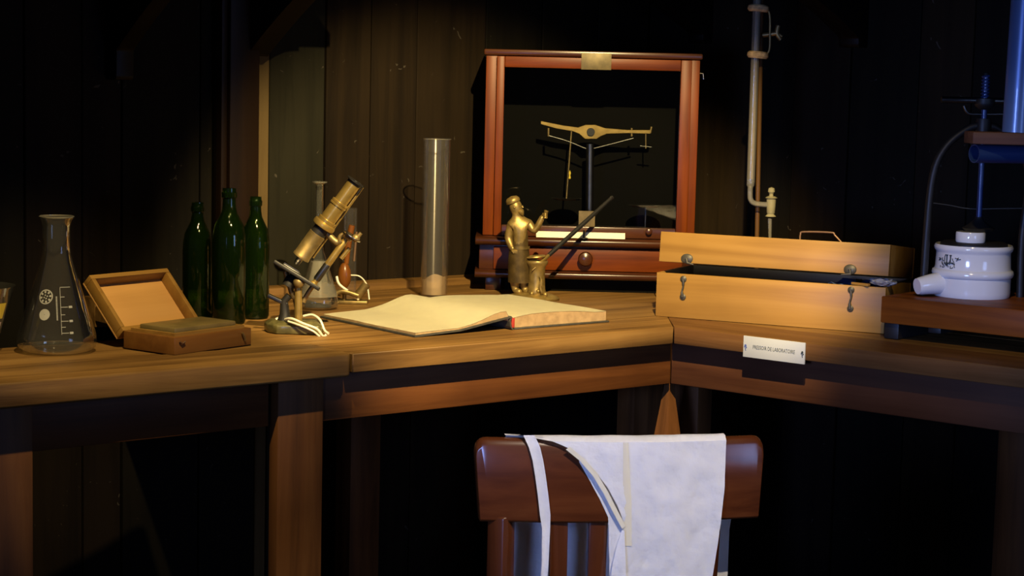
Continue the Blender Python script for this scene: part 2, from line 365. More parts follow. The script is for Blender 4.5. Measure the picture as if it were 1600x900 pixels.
bm = bmesh.new(); prism(bm, [(-.04*KA+.0012, .040), (2.7, .040), (2.7, .062), (-.062*KA+.0012, .062)], AZ, .811); link('apron', bm, 'apronB', bb, bevel=.002)
boxp('leg', (-1.012, .030, 0), (-.908, .062, .805), 'leg', ba)
boxp('leg', (-1.618, .035, 0), (-1.515, .067, .805), 'leg', ba)
boxp('leg', (-2.45, .035, 0), (-2.35, .115, .805), 'leg', ba)
boxp('leg', (on(AA, .2, 990, 650)[0], .20, 0), (.2*KA-.001, .26, .811), 'leg', ba)
boxp('leg', (-.2*KA+.001, .20, 0), (on(AB, .2, 1090, 650)[0], .26, .811), 'leg', bb)
bm = bmesh.new(); R = []
for z, w in ((0, .060), (.30, .060), (.52, .042), (.70, .0115), (.811, .0085)):
    R.append([bm.verts.new(Matrix.Rotation(-AA, 4, 'Z') @ V(x_, y_, z)) for x_, y_ in ((-w, .082), (0, .082-w*.9), (w, .082), (0, .10))])
for a, b in zip(R, R[1:]):
    for k in range(4): bm.faces.new((a[k], a[(k+1) % 4], b[(k+1) % 4], b[k]))
bm.faces.new(R[0][::-1]); bm.faces.new(R[-1]); link('corner_post', bm, 'leg', ba)
boxp('leg', (1.9, .064, 0), (2.0, .14, .811), 'leg', bb)
boxp('leg', (-.3, .85, 0), (-.21, .92, .813), 'leg', ba)
boxp('leg', (-2.6, .33, 0), (-2.51, .39, .813), 'leg', ba)
for xx in (.4, 1.9): boxp('leg', (xx, .85, 0), (xx+.09, .92, .811), 'leg', bb)
boxp('drawer_runner', (-1.62, .118, .690), (-1.50, .32, .735), 'leg', ba)

# label on the front edge of the right bench
lx0, lx1 = on(AB, 0, 1163, 540)[0], on(AB, 0, 1259, 555)[0]
t = thing('name_plate', 'white name plate lettered PRESSOIR DE LABORATOIRE on the front edge of the right bench', 'sign', G, AB)
boxp('plate', (lx0, -.0045, .804), (lx1, -.0005, .8505), 'label', t, bevel=.0006)
mt = Matrix.Translation(V((lx0+lx1)/2, -.0046, .8275)) @ Matrix.Rotation(PI/2, 4, 'X') @ Matrix.Diagonal((.80, 1.15, 1, 1))
link('lettering', text_bm('PRESSOIR DE LABORATOIRE', .0105, mt), 'ink', t)
for xx, c in ((lx0+.006, 'blueink'), (lx1-.006, 'ink')):
    bm = bmesh.new()
    for dx, dz, r in ((0, .003, .0026), (-.0018, 0, .0016), (.002, -.001, .0018), (0, -.004, .0014), (.0006, -.007, .0011)):
        lathe(bm, [(0, 0), (r, 0), (r, .0006), (0, .0006)], 10, Matrix.Translation(V(xx+dx, -.0046, .8265+dz)) @ Matrix.Rotation(PI/2, 4, 'X'))
    link('emblem', bm, c, t)

# ------------------------------------------------------------------ balance case in the corner
YC = 4.93
def P(px, py, Y=YC): return D(px, py, Y)
cxm = (P(757, 220).x+P(1090, 220).x)/2
cs = thing('balance_case', 'red mahogany glazed balance case with brass plate and drawer standing in the corner', 'case', (cxm, YC, .85))
def cl(px, py, Y=YC): return P(px, py, Y)-cs.location
hw = P(1090, 220).x-cxm
zt0, zt1 = cl(920, 92).z, cl(920, 80).z          # cornice
zm0, zm1 = cl(920, 385).z, cl(920, 371).z        # waist moulding
zb0, zb1 = cl(920, 436).z, cl(920, 424).z        # base moulding
dp = .215
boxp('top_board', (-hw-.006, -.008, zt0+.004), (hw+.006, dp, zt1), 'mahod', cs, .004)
for s in (-1, 1):
    a, b = sorted((s*hw, s*(hw-.030)))
    boxp('side_post', (a, 0, zm1), (b, .028, zt0+.003), 'mahov', cs)
    a, b = sorted((s*hw, s*(hw-.012)))
    boxp('side_panel', (a, .029, zm1), (b, dp-.012, zt0+.003), 'mahov', cs)
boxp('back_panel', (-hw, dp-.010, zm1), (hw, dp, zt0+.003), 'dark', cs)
# sash: two stiles, two rails, pane
sx0, sx1 = cl(774, 220).x, cl(1077, 220).x
gx0, gx1 = cl(786, 220).x, cl(1060, 220).x
gz0, gz1 = cl(920, 354).z, cl(920, 108).z
sash = bpy.data.objects.new('sash', None); COL.objects.link(sash); sash.parent = cs
boxp('stile', (sx0, -.012, zm1+.0005), (gx0, .010, zt0+.002), 'mahov', sash)
boxp('stile', (gx1, -.012, zm1+.0005), (sx1, .010, zt0+.002), 'mahov', sash)
boxp('rail', (gx0+.0005, -.012, gz1), (gx1-.0005, .010, zt0+.002), 'maho', sash)
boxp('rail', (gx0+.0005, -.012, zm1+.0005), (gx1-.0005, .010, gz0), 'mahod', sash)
boxp('pane', (gx0, -.002, gz0-.004), (gx1, .0005, gz1+.004), 'pane', sash, bevel=0)
# the floor of the case, mouldings and drawer section
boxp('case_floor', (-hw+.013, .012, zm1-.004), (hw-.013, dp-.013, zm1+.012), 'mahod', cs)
ml = P(743, 372).x-cxm
def moulding(name, z0, z1, d0):
    n = 8; r = (z1-z0)/2; bm = bmesh.new()
    pts = [(dp, z0), (dp, z1)]+[(-d0-r*math.sin(PI*k/n), (z0+z1)/2+r*math.cos(PI*k/n)) for k in range(n+1)]
    prism(bm, [(p[0], p[1]) for p in pts], ml, -ml, Matrix(((0, 0, 1, 0), (1, 0, 0, 0), (0, 1, 0, 0), (0, 0, 0, 1))))
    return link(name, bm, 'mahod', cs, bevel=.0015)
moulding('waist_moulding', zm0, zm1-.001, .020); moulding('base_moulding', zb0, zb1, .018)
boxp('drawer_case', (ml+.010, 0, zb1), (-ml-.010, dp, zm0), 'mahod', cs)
dr = boxp('drawer', (cl(771, 400).x, -.010, zb1+.0015), (-cl(771, 400).x, .0, cl(920, 388).z), 'maho', cs)
def knob(name, par, x, z, y, r, mat):
    return lat(name, [(0, 0), (r*.5, 0), (r*.42, r*.35), (r*.55, r*.55), (r*.95, r*.75), (r, r*1.1), (r*.85, r*1.45), (r*.4, r*1.65), (0, r*1.7)], mat, par, 28, Matrix.Translation(V(x, y, z)) @ Matrix.Rotation(PI/2, 4, 'X'))
knob('drawer_knob', cs, cl(914, 403).x, cl(914, 403).z, -.010, .019, 'mahod')
knob('sash_knob', cs, cl(1013, 361).x, cl(1013, 361).z, -.012, .0085, 'mahod')
boxp('base_plinth', (-hw+.06, .025, 0), (hw-.06, dp-.08, zb0), 'dark', cs)
for sx in (-1, 1):
    for yy, xo in ((.012, .03), (dp-.10, .085)): boxp('foot', (sx*(hw-xo)-.02, yy, 0), (sx*(hw-xo)+.02, yy+.04, zb0), 'mahod', cs)
px0, px1 = cl(908, 96).x, cl(955, 96).x
boxp('brass_plate', (px0, -.0135, cl(930, 109).z), (px1, -.0122, cl(930, 83).z), 'plate', cs, bevel=.0005)
hk = bpy.data.objects.new('side_hook', None)
tub('side_hook', [V(hw, .04, zt0-.03), V(hw+.012, .04, zt0-.03), V(hw+.014, .04, zt0-.045)], .002, 'steel', cs)
# white paper strip and small black upright on the waist ledge
zs = cs.location.z+zm1-.001
t = thing('paper_strip', 'narrow white printed paper strip lying on the ledge of the balance case', 'paper', (P(907, 362, YC-.03).x, YC-.026, zs))
a, b = P(838, 360, YC-.03).x-t.location.x, P(977, 366, YC-.03).x-t.location.x
bm = bmesh.new(); bm_box(bm, (a, -.0004, .0006), (b, .0004, .0175), Matrix.Rotation(math.radians(-28), 4, 'X')); link('strip', bm, 'paper', t)
# ------------------------------------------------------------------ balance
YB = YC+.10
t = thing('balance_scale', 'brass beam balance on a dark column inside the mahogany case', 'balance', (P(921, 345, YB).x, YB, .85+zm1+.0125))
def bl(px, py, Y=YB): return D(px, py, Y)-t.location
zf = 0
boxp('base_plate', (-.17, -.05, 0), (.15, .05, .008), 'black', t)
bm = bmesh.new(); tube(bm, [V(0, 0, .008), V(0, 0, .02), V(0, 0, .021), bl(922, 225)], [.020, .014, .0105, .0105], 20); link('column', bm, 'steeld', t, smooth=True)
def beampts(side):
    return None
up = [(845, 189), (880, 196), (903, 199), (915, 195), (930, 195), (945, 200), (980, 203), (1016, 203)]
lo = [(1016, 209), (980, 208), (948, 209), (938, 213), (932, 217), (914, 217), (905, 209), (895, 205), (870, 201), (845, 194)]
bm = bmesh.new(); pp = [bl(*q) for q in up+lo]; prism(bm, [(p.x, p.z) for p in pp], -.004, .004, Matrix(((1, 0, 0, 0), (0, 0, 1, 0), (0, 1, 0, 0), (0, 0, 0, 1))))
beam = link('beam', bm, 'brass', t, bevel=.0008, seg=1)
q = bl(923, 206); lat('beam_hub', [(0, -.009), (.010, -.009), (.011, 0), (.010, .009), (0, .009)], 'blackr', t, 24, Matrix.Translation(q) @ Matrix.Rotation(PI/2, 4, 'X'))
tub('arrest_arm', smooth_path([bl(857, 212), bl(885, 220), bl(915, 232), bl(922, 233), bl(940, 229), bl(990, 216)]), .0022, 'steeld', t)
for px in (857, 987): tub('arrest_pin', [bl(px, 200), bl(px, 213)], .003, 'brassd', t)
tub('end_screw', [bl(1016, 208), bl(1018, 198)], .0028, 'brass', t)
hg = tub('hanger', [bl(893, 203), bl(885, 310)], .0022, 'brassd', t)
lat('weight_tag', [(0, 0), (.003, .004), (.0015, .012), (.003, .018), (0, .026)], 'yellow', t, 14, Matrix.Translation(bl(890, 281)+V(0, -.005, 0)))
q = bl(885, 312); lat('pan', [(0, 0), (.034, .001), (.040, .004), (.041, .004), (.034, 0), (0, -.001)], 'steel', t, 36, Matrix.Translation(q))
tub('hanger', [bl(1009, 206), bl(1009, 232)], .0018, 'brassd', t); tub('stirrup', [bl(1000, 228), bl(1018, 230)], .0018, 'steeld', t)
q = bl(1009, 323); lat('pan', [(0, 0), (.038, .001), (.044, .004), (.045, .004), (.038, 0), (0, -.001)], 'steel', t, 36, Matrix.Translation(q))
tub('pan_post', [V(q.x, 0, .008), q], .002, 'steeld', t)
p0, p1 = bl(904, 346, YC+.03), bl(930, 330, YC+.03); boxp('plate', (p0.x, p0.y-.001, 0.008), (p1.x, p0.y+.001, p1.z), 'sand', t, bevel=.0005)
# small black flared upright on the waist ledge
t = thing('black_upright', 'small black flared upright on the ledge of the balance case behind the pen', 'stand', (P(912, 372, YC-.03).x, YC-.030, zs))
lat('base', [(0, 0), (.011, 0), (.011, .002), (.003, .004), (0, .004)], 'black', t, 20)
tub('stem', [V(0, 0, .003), V(0, 0, .022)], [.003, .002], 'black', t)

# ------------------------------------------------------------------ bronze figure with crucible
bp_ = W(832, 468)
fg = thing('bronze_figure', 'bronze statuette of a bearded workman in a long apron raising a cup beside a crucible', 'statuette', bp_)
YS = bp_.y
def fl_(px, py, dy=0): return D(px, py, YS+dy)-fg.location
lat('base', [(0, 0), (.066, 0), (.068, .005), (.060, .010), (.046, .015), (.030, .018), (0, .020)], 'bronze', fg, 36, Matrix.Diagonal((1, .78, 1, 1)))
def skin(name, verts, edges, radii, mat, par, sub=2, root=0):
    me = bpy.data.meshes.new(name); me.from_pydata([tuple(v) for v in verts], edges, []); me.update()
    o = bpy.data.objects.new(name, me); COL.objects.link(o)
    m = o.modifiers.new('skin', 'SKIN'); m.use_smooth_shade = True
    for i, r in enumerate(radii):
        r = r if isinstance(r, tuple) else (r, r); me.skin_vertices[0].data[i].radius = r
    me.skin_vertices[0].data[root].use_root = True
    s = o.modifiers.new('sub', 'SUBSURF'); s.levels = sub; s.render_levels = sub
    bpy.context.view_layer.update()
    me2 = bpy.data.meshes.new_from_object(o.evaluated_get(bpy.context.evaluated_depsgraph_get()))
    bpy.data.objects.remove(o); bpy.data.meshes.remove(me); me2.name = name
    me2.materials.clear(); me2.materials.append(M[mat]); me2.polygons.foreach_set('use_smooth', [True]*len(me2.polygons))
    o = bpy.data.objects.new(name, me2); COL.objects.link(o); o.parent = par
    return o
v = []; r = []; e = []
def vt(px, py, dy, rad, frm=None):
    rad = tuple(q_*1.18 for q_ in rad) if isinstance(rad, tuple) else rad*1.2
    v.append(fl_(px, py, dy)); r.append(rad)
    if frm is not None: e.append((frm, len(v)-1))
    return len(v)-1
pel = vt(811, 395, 0, (.021, .017))
wst = vt(812, 378, 0, (.019, .016), pel); chs = vt(813, 360, 0, (.022, .017), wst); shd = vt(812, 346, 0, (.018, .014), chs)
nek = vt(808, 337, 0, .0085, shd); hd0 = vt(808, 329, -.002, (.0135, .0145), nek); hd1 = vt(805, 320, 0, (.0145, .015), hd0); hd2 = vt(802, 314, .001, (.011, .011), hd1)
sl = vt(799, 352, .0, .011, shd); el = vt(794, 372, .004, .0095, sl); wl_ = vt(800, 388, -.010, .007, el); hl = vt(804, 391, -.016, .0065, wl_)
sr = vt(826, 350, 0, .011, shd); er = vt(836, 362, -.010, .009, sr); wr_ = vt(845, 344, -.016, .0062, er); hr = vt(849, 336, -.017, .0062, wr_)
l1 = vt(806, 415, .002, .0155, pel); l2 = vt(805, 440, .002, .012, l1); l3 = vt(805, 452, .002, .0085, l2); l4 = vt(808, 456, -.004, .008, l3); l5 = vt(815, 456, -.014, .006, l4)
k1 = vt(816, 415, .004, .0155, pel); k2 = vt(819, 440, .006, .012, k1); k3 = vt(820, 452, .006, .0085, k2); k4 = vt(823, 456, .0, .0075, k3); k5 = vt(829, 456, -.008, .006, k4)
body = skin('body', v, e, r, 'bronze', fg)
# small features: cap, beard, nose, ears, fingers
bm = bmesh.new(); h = fl_(801, 313); lathe(bm, [(.0172, -.006), (.0182, -.003), (.0176, .002), (.013, .008), (0, .011)], 20, Matrix.Translation(h+V(0, 0, 0)) @ Matrix.Rotation(math.radians(-22), 4, 'Y'), capb=True); link('cap', bm, 'bronze', fg, smooth=True)
bm = bmesh.new()
hc = fl_(806, 325)
lathe(bm, [(0, -.016), (.004, -.012), (.008, -.005), (.0085, .000), (.005, .003), (0, .004)], 14, Matrix.Translation(hc+V(.011, -.008, -.006)) @ Matrix.Rotation(math.radians(-30), 4, 'Y')); link('beard', bm, 'bronze', fg, smooth=True)
bm = bmesh.new(); lathe(bm, [(0, -.003), (.0022, -.002), (.0018, .002), (0, .005)], 10, Matrix.Translation(hc+V(.0165, -.010, .0035)) @ Matrix.Rotation(math.radians(-35), 4, 'Y'))
for s in (-1, 1): bmesh.ops.create_uvsphere(bm, u_segments=10, v_segments=6, radius=.0014, matrix=Matrix.Translation(hc+V(.0135+s*.003, -.0125+s*.001, .0065)))
bmesh.ops.create_uvsphere(bm, u_segments=10, v_segments=6, radius=.003, matrix=Matrix.Translation(hc+V(-.003, -.0155, .002)))
link('face', bm, 'bronze', fg, smooth=True)
bm = bmesh.new(); hh = fl_(849, 337, -.017)
for k in range(4):
    z = .005-.0033*k; tube(bm, smooth_path([hh+V(-.002, -.003, z), hh+V(.004, -.0085, z+.0005), hh+V(.0085, -.006, z), hh+V(.0085, -.001, z)], 3), [.0019]*9+[.0015], 8)
tube(bm, smooth_path([hh+V(-.003, .002, .001), hh+V(.002, .005, .006), hh+V(.007, .003, .008)], 3), .002, 8)
link('raised_fingers', bm, 'bronze', fg, smooth=True); bm = bmesh.new()
hh = fl_(804, 391, -.016)
for k in range(4):
    x = -.004+.003*k; tube(bm, smooth_path([hh+V(x, -.002, .003), hh+V(x+.001, -.006, -.001), hh+V(x+.001, -.006, -.007)], 3), .0018, 8)
tube(bm, smooth_path([hh+V(-.003, -.001, .003), hh+V(-.006, -.004, .0), hh+V(-.005, -.006, -.004)], 3), .0018, 8)
link('lowered_fingers', bm, 'bronze', fg, smooth=True)
q = fl_(850, 336, -.022); lat('cup', [(0, 0), (.003, 0), (.0035, .002), (.0022, .006), (.0045, .010), (.0058, .018), (.005, .018), (0, .011)], 'bronze', fg, 18, Matrix.Translation(q+V(.001, 0, -.006)) @ Matrix.Rotation(math.radians(15), 4, 'Y'))
# long apron: bib and skirt wrapped round the front
def wrap(name, rows, mat, par, a0=-1.9, a1=.75, n=18, th=.0016):
    bm = bmesh.new(); R = []
    for (px, py, dy, rx, ry) in rows:
        c = fl_(px, py, dy); R.append([bm.verts.new(c+V(rx*math.cos(a0+(a1-a0)*k/n), ry*math.sin(a0+(a1-a0)*k/n), 0)) for k in range(n+1)])
    for a, b in zip(R, R[1:]):
        for k in range(n): bm.faces.new((a[k], a[k+1], b[k+1], b[k]))
    bmesh.ops.solidify(bm, geom=bm.faces[:], thickness=th)
    return link(name, bm, mat, par, smooth=True)
wrap('apron_skirt', [(811, 388, 0, .0245, .022), (811, 400, 0, .0265, .024), (811, 420, .001, .0275, .025), (812, 441, .002, .029, .026)], 'bronzed', fg, -PI*.98, .35)
wrap('apron_bib', [(813, 355, 0, .019, .0195), (813, 370, 0, .021, .0195), (812, 387, 0, .0235, .021)], 'bronzed', fg, -2.5, -.45)
wrap('waistband', [(812, 384, 0, .0252, .0225), (812, 389, 0, .0258, .0230)], 'bronze', fg, -PI, .3)
bm = bmesh.new()
for s in (-1, 1): tube(bm, smooth_path([fl_(813+s*8, 356, -.018), fl_(811+s*8, 346, -.012), fl_(808+s*5, 340, -.004)], 4), .002, 8)
link('apron_strap', bm, 'bronze', fg, smooth=True)
q = fl_(838, 462, -.008); q.z = .016; ztop = fl_(838, 408, -.008).z
cr = lat('crucible', [(0, .0), (.0225, 0), (.0235, .006), (.0215, .012), (.020, ztop-.045), (.021, ztop-.030), (.0265, ztop-.022), (.0275, ztop-.017), (.026, ztop-.014), (.019, ztop-.018), (.018, ztop-.04), (0, ztop-.042)], 'bronze', fg, 32, Matrix.Translation(q))
lat('crucible_lid', [(0, -.002), (.023, -.002), (.0255, 0), (.024, .003), (.012, .004), (.009, .0025), (0, .002)], 'bronze', fg, 32, Matrix.Translation(q+V(-.004, .004, ztop-.006)) @ Matrix.Rotation(math.radians(-6), 4, 'Y'))
bm = bmesh.new()
for (dx, dz, rr) in ((.004, .012, .006), (.012, .008, .005), (-.012, .006, .006), (.022, .004, .007), (.010, .030, .004), (.012, .040, .003)):
    bmesh.ops.create_icosphere(bm, subdivisions=2, radius=rr, matrix=Matrix.Translation(q+V(dx, -.020, dz-.004)))
tube(bm, smooth_path([q+V(.008, -.0225, .045), q+V(.011, -.025, .032), q+V(.009, -.026, .018), q+V(.013, -.028, .004)], 4), [.003, .003, .003, .003, .004, .004, .004, .004, .0035, .003, .003, .003, .002], 8)
link('cast_tools', bm, 'bronze', fg, smooth=True)
# pen standing in the crucible
p0 = D(843, 412, YS-.018); p1 = D(957, 308, 4.895)
t = thing('dip_pen', 'long black pen with brass collar leaning out of the bronze crucible', 'pen', p0)
d = p1-p0
tub('ferrule', [V(0, 0, 0), d*.12], [.0058, .0046], 'brass', t, 14)
tub('shaft', [d*.12, d*.2, d*.6, d*.97], [.0052, .0058, .0058, .0045], 'black', t, 14)
tub('end_cap', [d*.97, d*1.0], [.0052, .0048], 'steel', t, 14)
tub('nib', [V(0, 0, 0), -d*.10], [.0045, .001], 'brassd', t, 10)

# ------------------------------------------------------------------ ledger
P0 = [W(648, 527), W(800, 515), W(945, 503)]        # front bottom corners: left, spine, right
Bq = [W(483, 492), W(735, 470), W(880, 481)]
t = thing('open_ledger', 'large old ledger lying open with cream pages and worn dark boards', 'book', V(P0[1].x, P0[1].y, .85), math.radians(38))
Ti = t.matrix_basis.inverted() if False else (Matrix.Translation(t.location) @ Matrix.Rotation(math.radians(38), 4, 'Z')).inverted()
frontL, spine, frontR = [Ti @ p for p in P0]
def edgecorner(px, py, z): return Ti @ W(px, py, z)
bl_ = edgecorner(484, 490, .862); br_ = edgecorner(865, 470, .88)
WL = -frontL.x; WR = frontR.x; HB = .36
def profile_sheet(name, prof, y0, y1, mat, th=0, skew=0, ny=8, wob=.0):
    bm = bmesh.new(); R = []
    for j in range(ny+1):
        tt = j/ny; y = y0+(y1-y0)*tt
        R.append([bm.verts.new((x+skew*y, y+(.0), z+wob*noise.noise(V(x*9, y*9, 3)))) for x, z in prof])
    for a, b in zip(R, R[1:]):
        for k in range(len(prof)-1): bm.faces.new((a[k], a[k+1], b[k+1], b[k]))
    if th: bmesh.ops.solidify(bm, geom=bm.faces[:], thickness=th)
    return link(name, bm, mat, t, smooth=True)
TH = .030
# right half: cover lies flat, page block thick; left half: board rises towards the spine
bm = bmesh.new(); bm_box(bm, (.004, -.006, .0004), (WR+.004, HB+.006, .0042)); link('cover_board', bm, 'cover', t, bevel=.001)
lp = [(-WL-.004, .0006), (-WL*.55, .006), (-.03, .0235), (-.006, .027)]
bm = bmesh.new(); R = []
for x, z in lp:
    R.append([bm.verts.new((x, y, z+dz)) for y in (-.006, HB+.006) for dz in (0, .0035)])
for a, b in zip(R, R[1:]):
    for i, j in ((0, 1), (1, 3), (3, 2), (2, 0)): bm.faces.new((a[i], a[j], b[j], b[i]))
bm.faces.new([R[0][i] for i in (0, 2, 3, 1)]); bm.faces.new([R[-1][i] for i in (0, 1, 3, 2)])
link('cover_board', bm, 'cover', t)
# spine and red headband
bm = bmesh.new(); R = []
sp = [(-.008, .028), (-.012, .020), (-.010, .008), (-.004, .001), (.006, .0008)]
for x, z in sp: R.append([bm.verts.new((x+dx, y, z)) for y in (-.006, HB+.006) for dx in (0, .004)])
for a, b in zip(R, R[1:]):
    for i, j in ((0, 1), (1, 3), (3, 2), (2, 0)): bm.faces.new((a[i], a[j], b[j], b[i]))
link('spine', bm, 'cover', t)
boxp('headband', (-.002, -.002, .004), (.006, .004, .026), 'red', t, bevel=.001)
def block(name, top, bot, mat):
    bm = bmesh.new(); R = []; ny = 10
    for j in range(ny+1):
        y = HB*j/ny
        R.append([bm.verts.new((x, y, z+(.0016*noise.noise(V(x*10, y*8, 5)) if i < len(top) else 0))) for i, (x, z) in enumerate(top+bot[::-1])])
    n = len(top)+len(bot)
    for a, b in zip(R, R[1:]):
        for k in range(n): bm.faces.new((a[k], a[(k+1) % n], b[(k+1) % n], b[k]))
    bm.faces.new(R[0][::-1]); bm.faces.new(R[-1])
    o = link(name, bm, 'edge', t, smooth=True)
    return o
def pages(name, top, lift=.0006):
    bm = bmesh.new(); ny = 14; R = []
    for j in range(ny+1):
        y = -.001+(HB+.002)*j/ny
        R.append([bm.verts.new((x, y, z+lift+.0016*noise.noise(V(x*10, y*8, 5)))) for x, z in top])
    for a, b in zip(R, R[1:]):
        for k in range(len(top)-1): bm.faces.new((a[k], a[k+1], b[k+1], b[k]))
    bmesh.ops.solidify(bm, geom=bm.faces[:], thickness=.0006)
    return link(name, bm, 'paper', t, smooth=True)
def samp(fn, a, b, n=16): return [(a+(b-a)*k/n, fn((k)/n)) for k in range(n+1)]
rt = samp(lambda s: .0255+.0085*math.sin(PI*min(1, s*1.15))**.8*(1-.45*s), .003, WR-.002)
rb = [(x, .0043) for x, z in rt]
block('page_block', rt, rb, 'edge'); pages('right_page', rt)
def lz(x):
    for (x0, z0), (x1, z1) in zip(lp, lp[1:]):
        if x0 <= x <= x1: return z0+(z1-z0)*(x-x0)/(x1-x0)+.0036
    return .0045
lt = samp(lambda s: 0, -WL+.002, -.002); lt = [(x, lz(x)+.0035+.010*math.exp(-((x+.035)/.045)**2)) for x, z in lt]; lb = [(x, lz(x)) for x, z in lt]
block('page_block', lt, lb, 'edge'); pages('left_page', lt)
# ------------------------------------------------------------------ glassware
def vessel(t, prof, mat, n=48, name='body', th=.0018):
    bm = bmesh.new(); lathe(bm, prof, n); return link(name, bm, mat, t, smooth=True)
b0 = W(89, 549); s_ = 3000/b0.y
t = thing('conical_flask', 'large clear glass conical flask with white graduations at the left of the box', 'flask', b0)
fp = [(0, .002), (.055, .0015), (.066, .002), (.0735, .010), (.0765, .022), (.0745, .036), (.0300, .178), (.0268, .192), (.0262, .205), (.0262, .243), (.0285, .254), (.0325, .2605), (.0328, .262)]
vessel(t, fp, 'glass')
lat('rim', [(.0318, .2600), (.0335, .2608), (.0338, .2625), (.0325, .2635), (.0312, .2625), (.0318, .2600)], 'glassm', t, 48)
lat('base_glass', [(.0, .0022), (.05, .003), (.062, .005), (.066, .009), (.063, .0125), (.05, .0085), (0, .007)], 'glass', t, 48)
def fr_(z):    # radius of the cone at height z
    return .0745+(.0300-.0745)*(z-.036)/(.178-.036)
def deco(bm, a, z, w, h, n=3):   # small printed patch on the cone (a: angle from camera, positive to the right)
    pts = []
    for zz in (z-h/2, z+h/2):
        row = []
        for k in range(n+1):
            r = fr_(zz)+.0005; an = -PI/2+a+(k/n-.5)*w/r; row.append(bm.verts.new((r*math.cos(an), r*math.sin(an), zz)))
        pts.append(row)
    for k in range(n): bm.faces.new((pts[0][k], pts[0][k+1], pts[1][k+1], pts[1][k]))
def disc(bm, a, z, r0, r1, n=28, seg=None):
    rings = []
    for rr in (r0, r1):
        ring = []
        for k in range(n):
            th = 2*PI*k/n; zz = z+rr*math.sin(th); R_ = fr_(zz)+.0005; an = -PI/2+a+rr*math.cos(th)/R_
            ring.append(bm.verts.new((R_*math.cos(an), R_*math.sin(an), zz)))
        rings.append(ring)
    for k in range(n):
        if seg and (k//seg) % 2: continue
        bm.faces.new((rings[0][k], rings[0][(k+1) % n], rings[1][(k+1) % n], rings[1][k]))
bm = bmesh.new(); disc(bm, -.15, .079, .0005, .0105); link('label_spot', bm, 'white', t)
bm = bmesh.new(); disc(bm, -.18, .112, .0118, .0138); disc(bm, -.18, .112, .007, .0112, 32, 2); disc(bm, -.18, .112, .002, .0045, 24, 3); link('round_mark', bm, 'white', t)
bm = bmesh.new(); z = .045
deco(bm, .36, .086, .0008, .0875, 1)
for k, zz in enumerate((.045, .056, .067, .079, .093, .112)):
    L_ = .014 if k in (0, 2, 4) else .008; deco(bm, .36+L_/2/fr_(zz), zz, L_, .0011, 3)
    if k in (0, 2, 4): deco(bm, .36+(L_+.005)/fr_(zz), zz, .007, .004, 3)
deco(bm, .36+.010/fr_(.13), .130, .02, .001, 3)
for k in range(16): deco(bm, .36-.007/fr_(.073+k*.0028), .070+k*.0028, .0028, .0018, 1)
link('graduations', bm, 'white', t)

bq = W(-42, 556)
t = thing('glass_goblet', 'conical measuring glass with a yellow label cut off by the left edge', 'glass', bq)
def rr_(px): return (px+42)/(3000/bq.y)
zt = D(0, 447, bq.y).z-.85
vessel(t, [(0, .001), (.045, .001), (.047, .004), (.02, .010), (.012, .018), (rr_(-2), .03), (rr_(22), zt-.004), (rr_(24), zt)], 'glass')
bm = bmesh.new()
for k in range(8):
    a = -PI/2+.2+k*.14
    for zz, zz2 in ((.075, .105),):
        def pr(an, z): r = rr_(-2)+(rr_(22)-rr_(-2))*(z-.03)/(zt-.034)+.0006; return bm.verts.new((r*math.cos(an), r*math.sin(an), z))
        bm.faces.new((pr(a, zz), pr(a+.14, zz), pr(a+.14, zz2), pr(a, zz2)))
link('yellow_band', bm, 'yellow', t)
bm = bmesh.new()
for k in range(8):
    a = -PI/2+.2+k*.14; bm.faces.new((pr(a, .035), pr(a+.14, .035), pr(a+.14, .068), pr(a, .068)))
link('paper_label', bm, 'pink', t)

def bottle(px, py, ptop, rad, label, nm):
    b = W(px, py); h = D(px, ptop, b.y).z-.85
    t = thing('wine_bottle', label, 'bottle', b, 0, 'empty green wine bottles')
    nr = rad*.40; sh_ = h*.66
    prof = [(0, .018), (rad*.5, .010), (rad*.80, .001), (rad*.93, .0015), (rad, .008), (rad, sh_-.02), (rad*.97, sh_), (rad*.86, sh_+.020), (rad*.62, sh_+.036), (nr*1.15, sh_+.048), (nr, sh_+.060), (nr*.95, h-.022), (nr*1.13, h-.020), (nr*1.15, h-.010), (nr*1.02, h-.008), (nr*1.0, h), (nr*.75, h)]
    # refine body
    bm = bmesh.new(); lathe(bm, prof, 48); link('glass', bm, 'green', t, smooth=True)
    th = .0025; inner = [(max(r-th, 0.0), z+(.003 if i < 5 else 0)) for i, (r, z) in enumerate(prof[:-1])]
    bm = bmesh.new(); lathe(bm, inner, 40); link('inner_wall', bm, 'green', t, smooth=True)
    return t
bottle(308, 499, 316, .0325, 'short green wine bottle standing leftmost, nearest the small open box', 1)
bottle(357, 505, 294, .0370, 'tallest green wine bottle standing in the middle of the three', 2)
bottle(398, 497, 307, .0315, 'green wine bottle standing rightmost, next to the microscope', 3)

b0 = W(497, 482); t = thing('long_neck_flask', 'small clear flask with a long thin neck standing behind the microscope', 'flask', b0)
hz = D(486, 284, b0.y).z-.85; zb = D(490, 400, b0.y).z-.85
vessel(t, [(0, .001), (.040, .001), (.047, .006), (.048, .014), (.045, .030), (.017, zb-.002), (.011, zb+.015), (.0098, zb+.03), (.0098, hz-.008), (.013, hz-.002), (.0165, hz)], 'glass')
lat('rim', [(.010, hz-.003), (.0175, hz-.002), (.0182, hz+.001), (.010, hz+.002)], 'glassm', t, 32)
lat('frosted_wall', [(.0455, .0305), (.0365, .058), (.030, .078), (.0195, zb-.010)], 'glassm', t, 40)
lat('liquid', [(0, .003), (.038, .003), (.0455, .008), (.0462, .015), (.044, .026), (0, .026)], 'glass', t, 40)

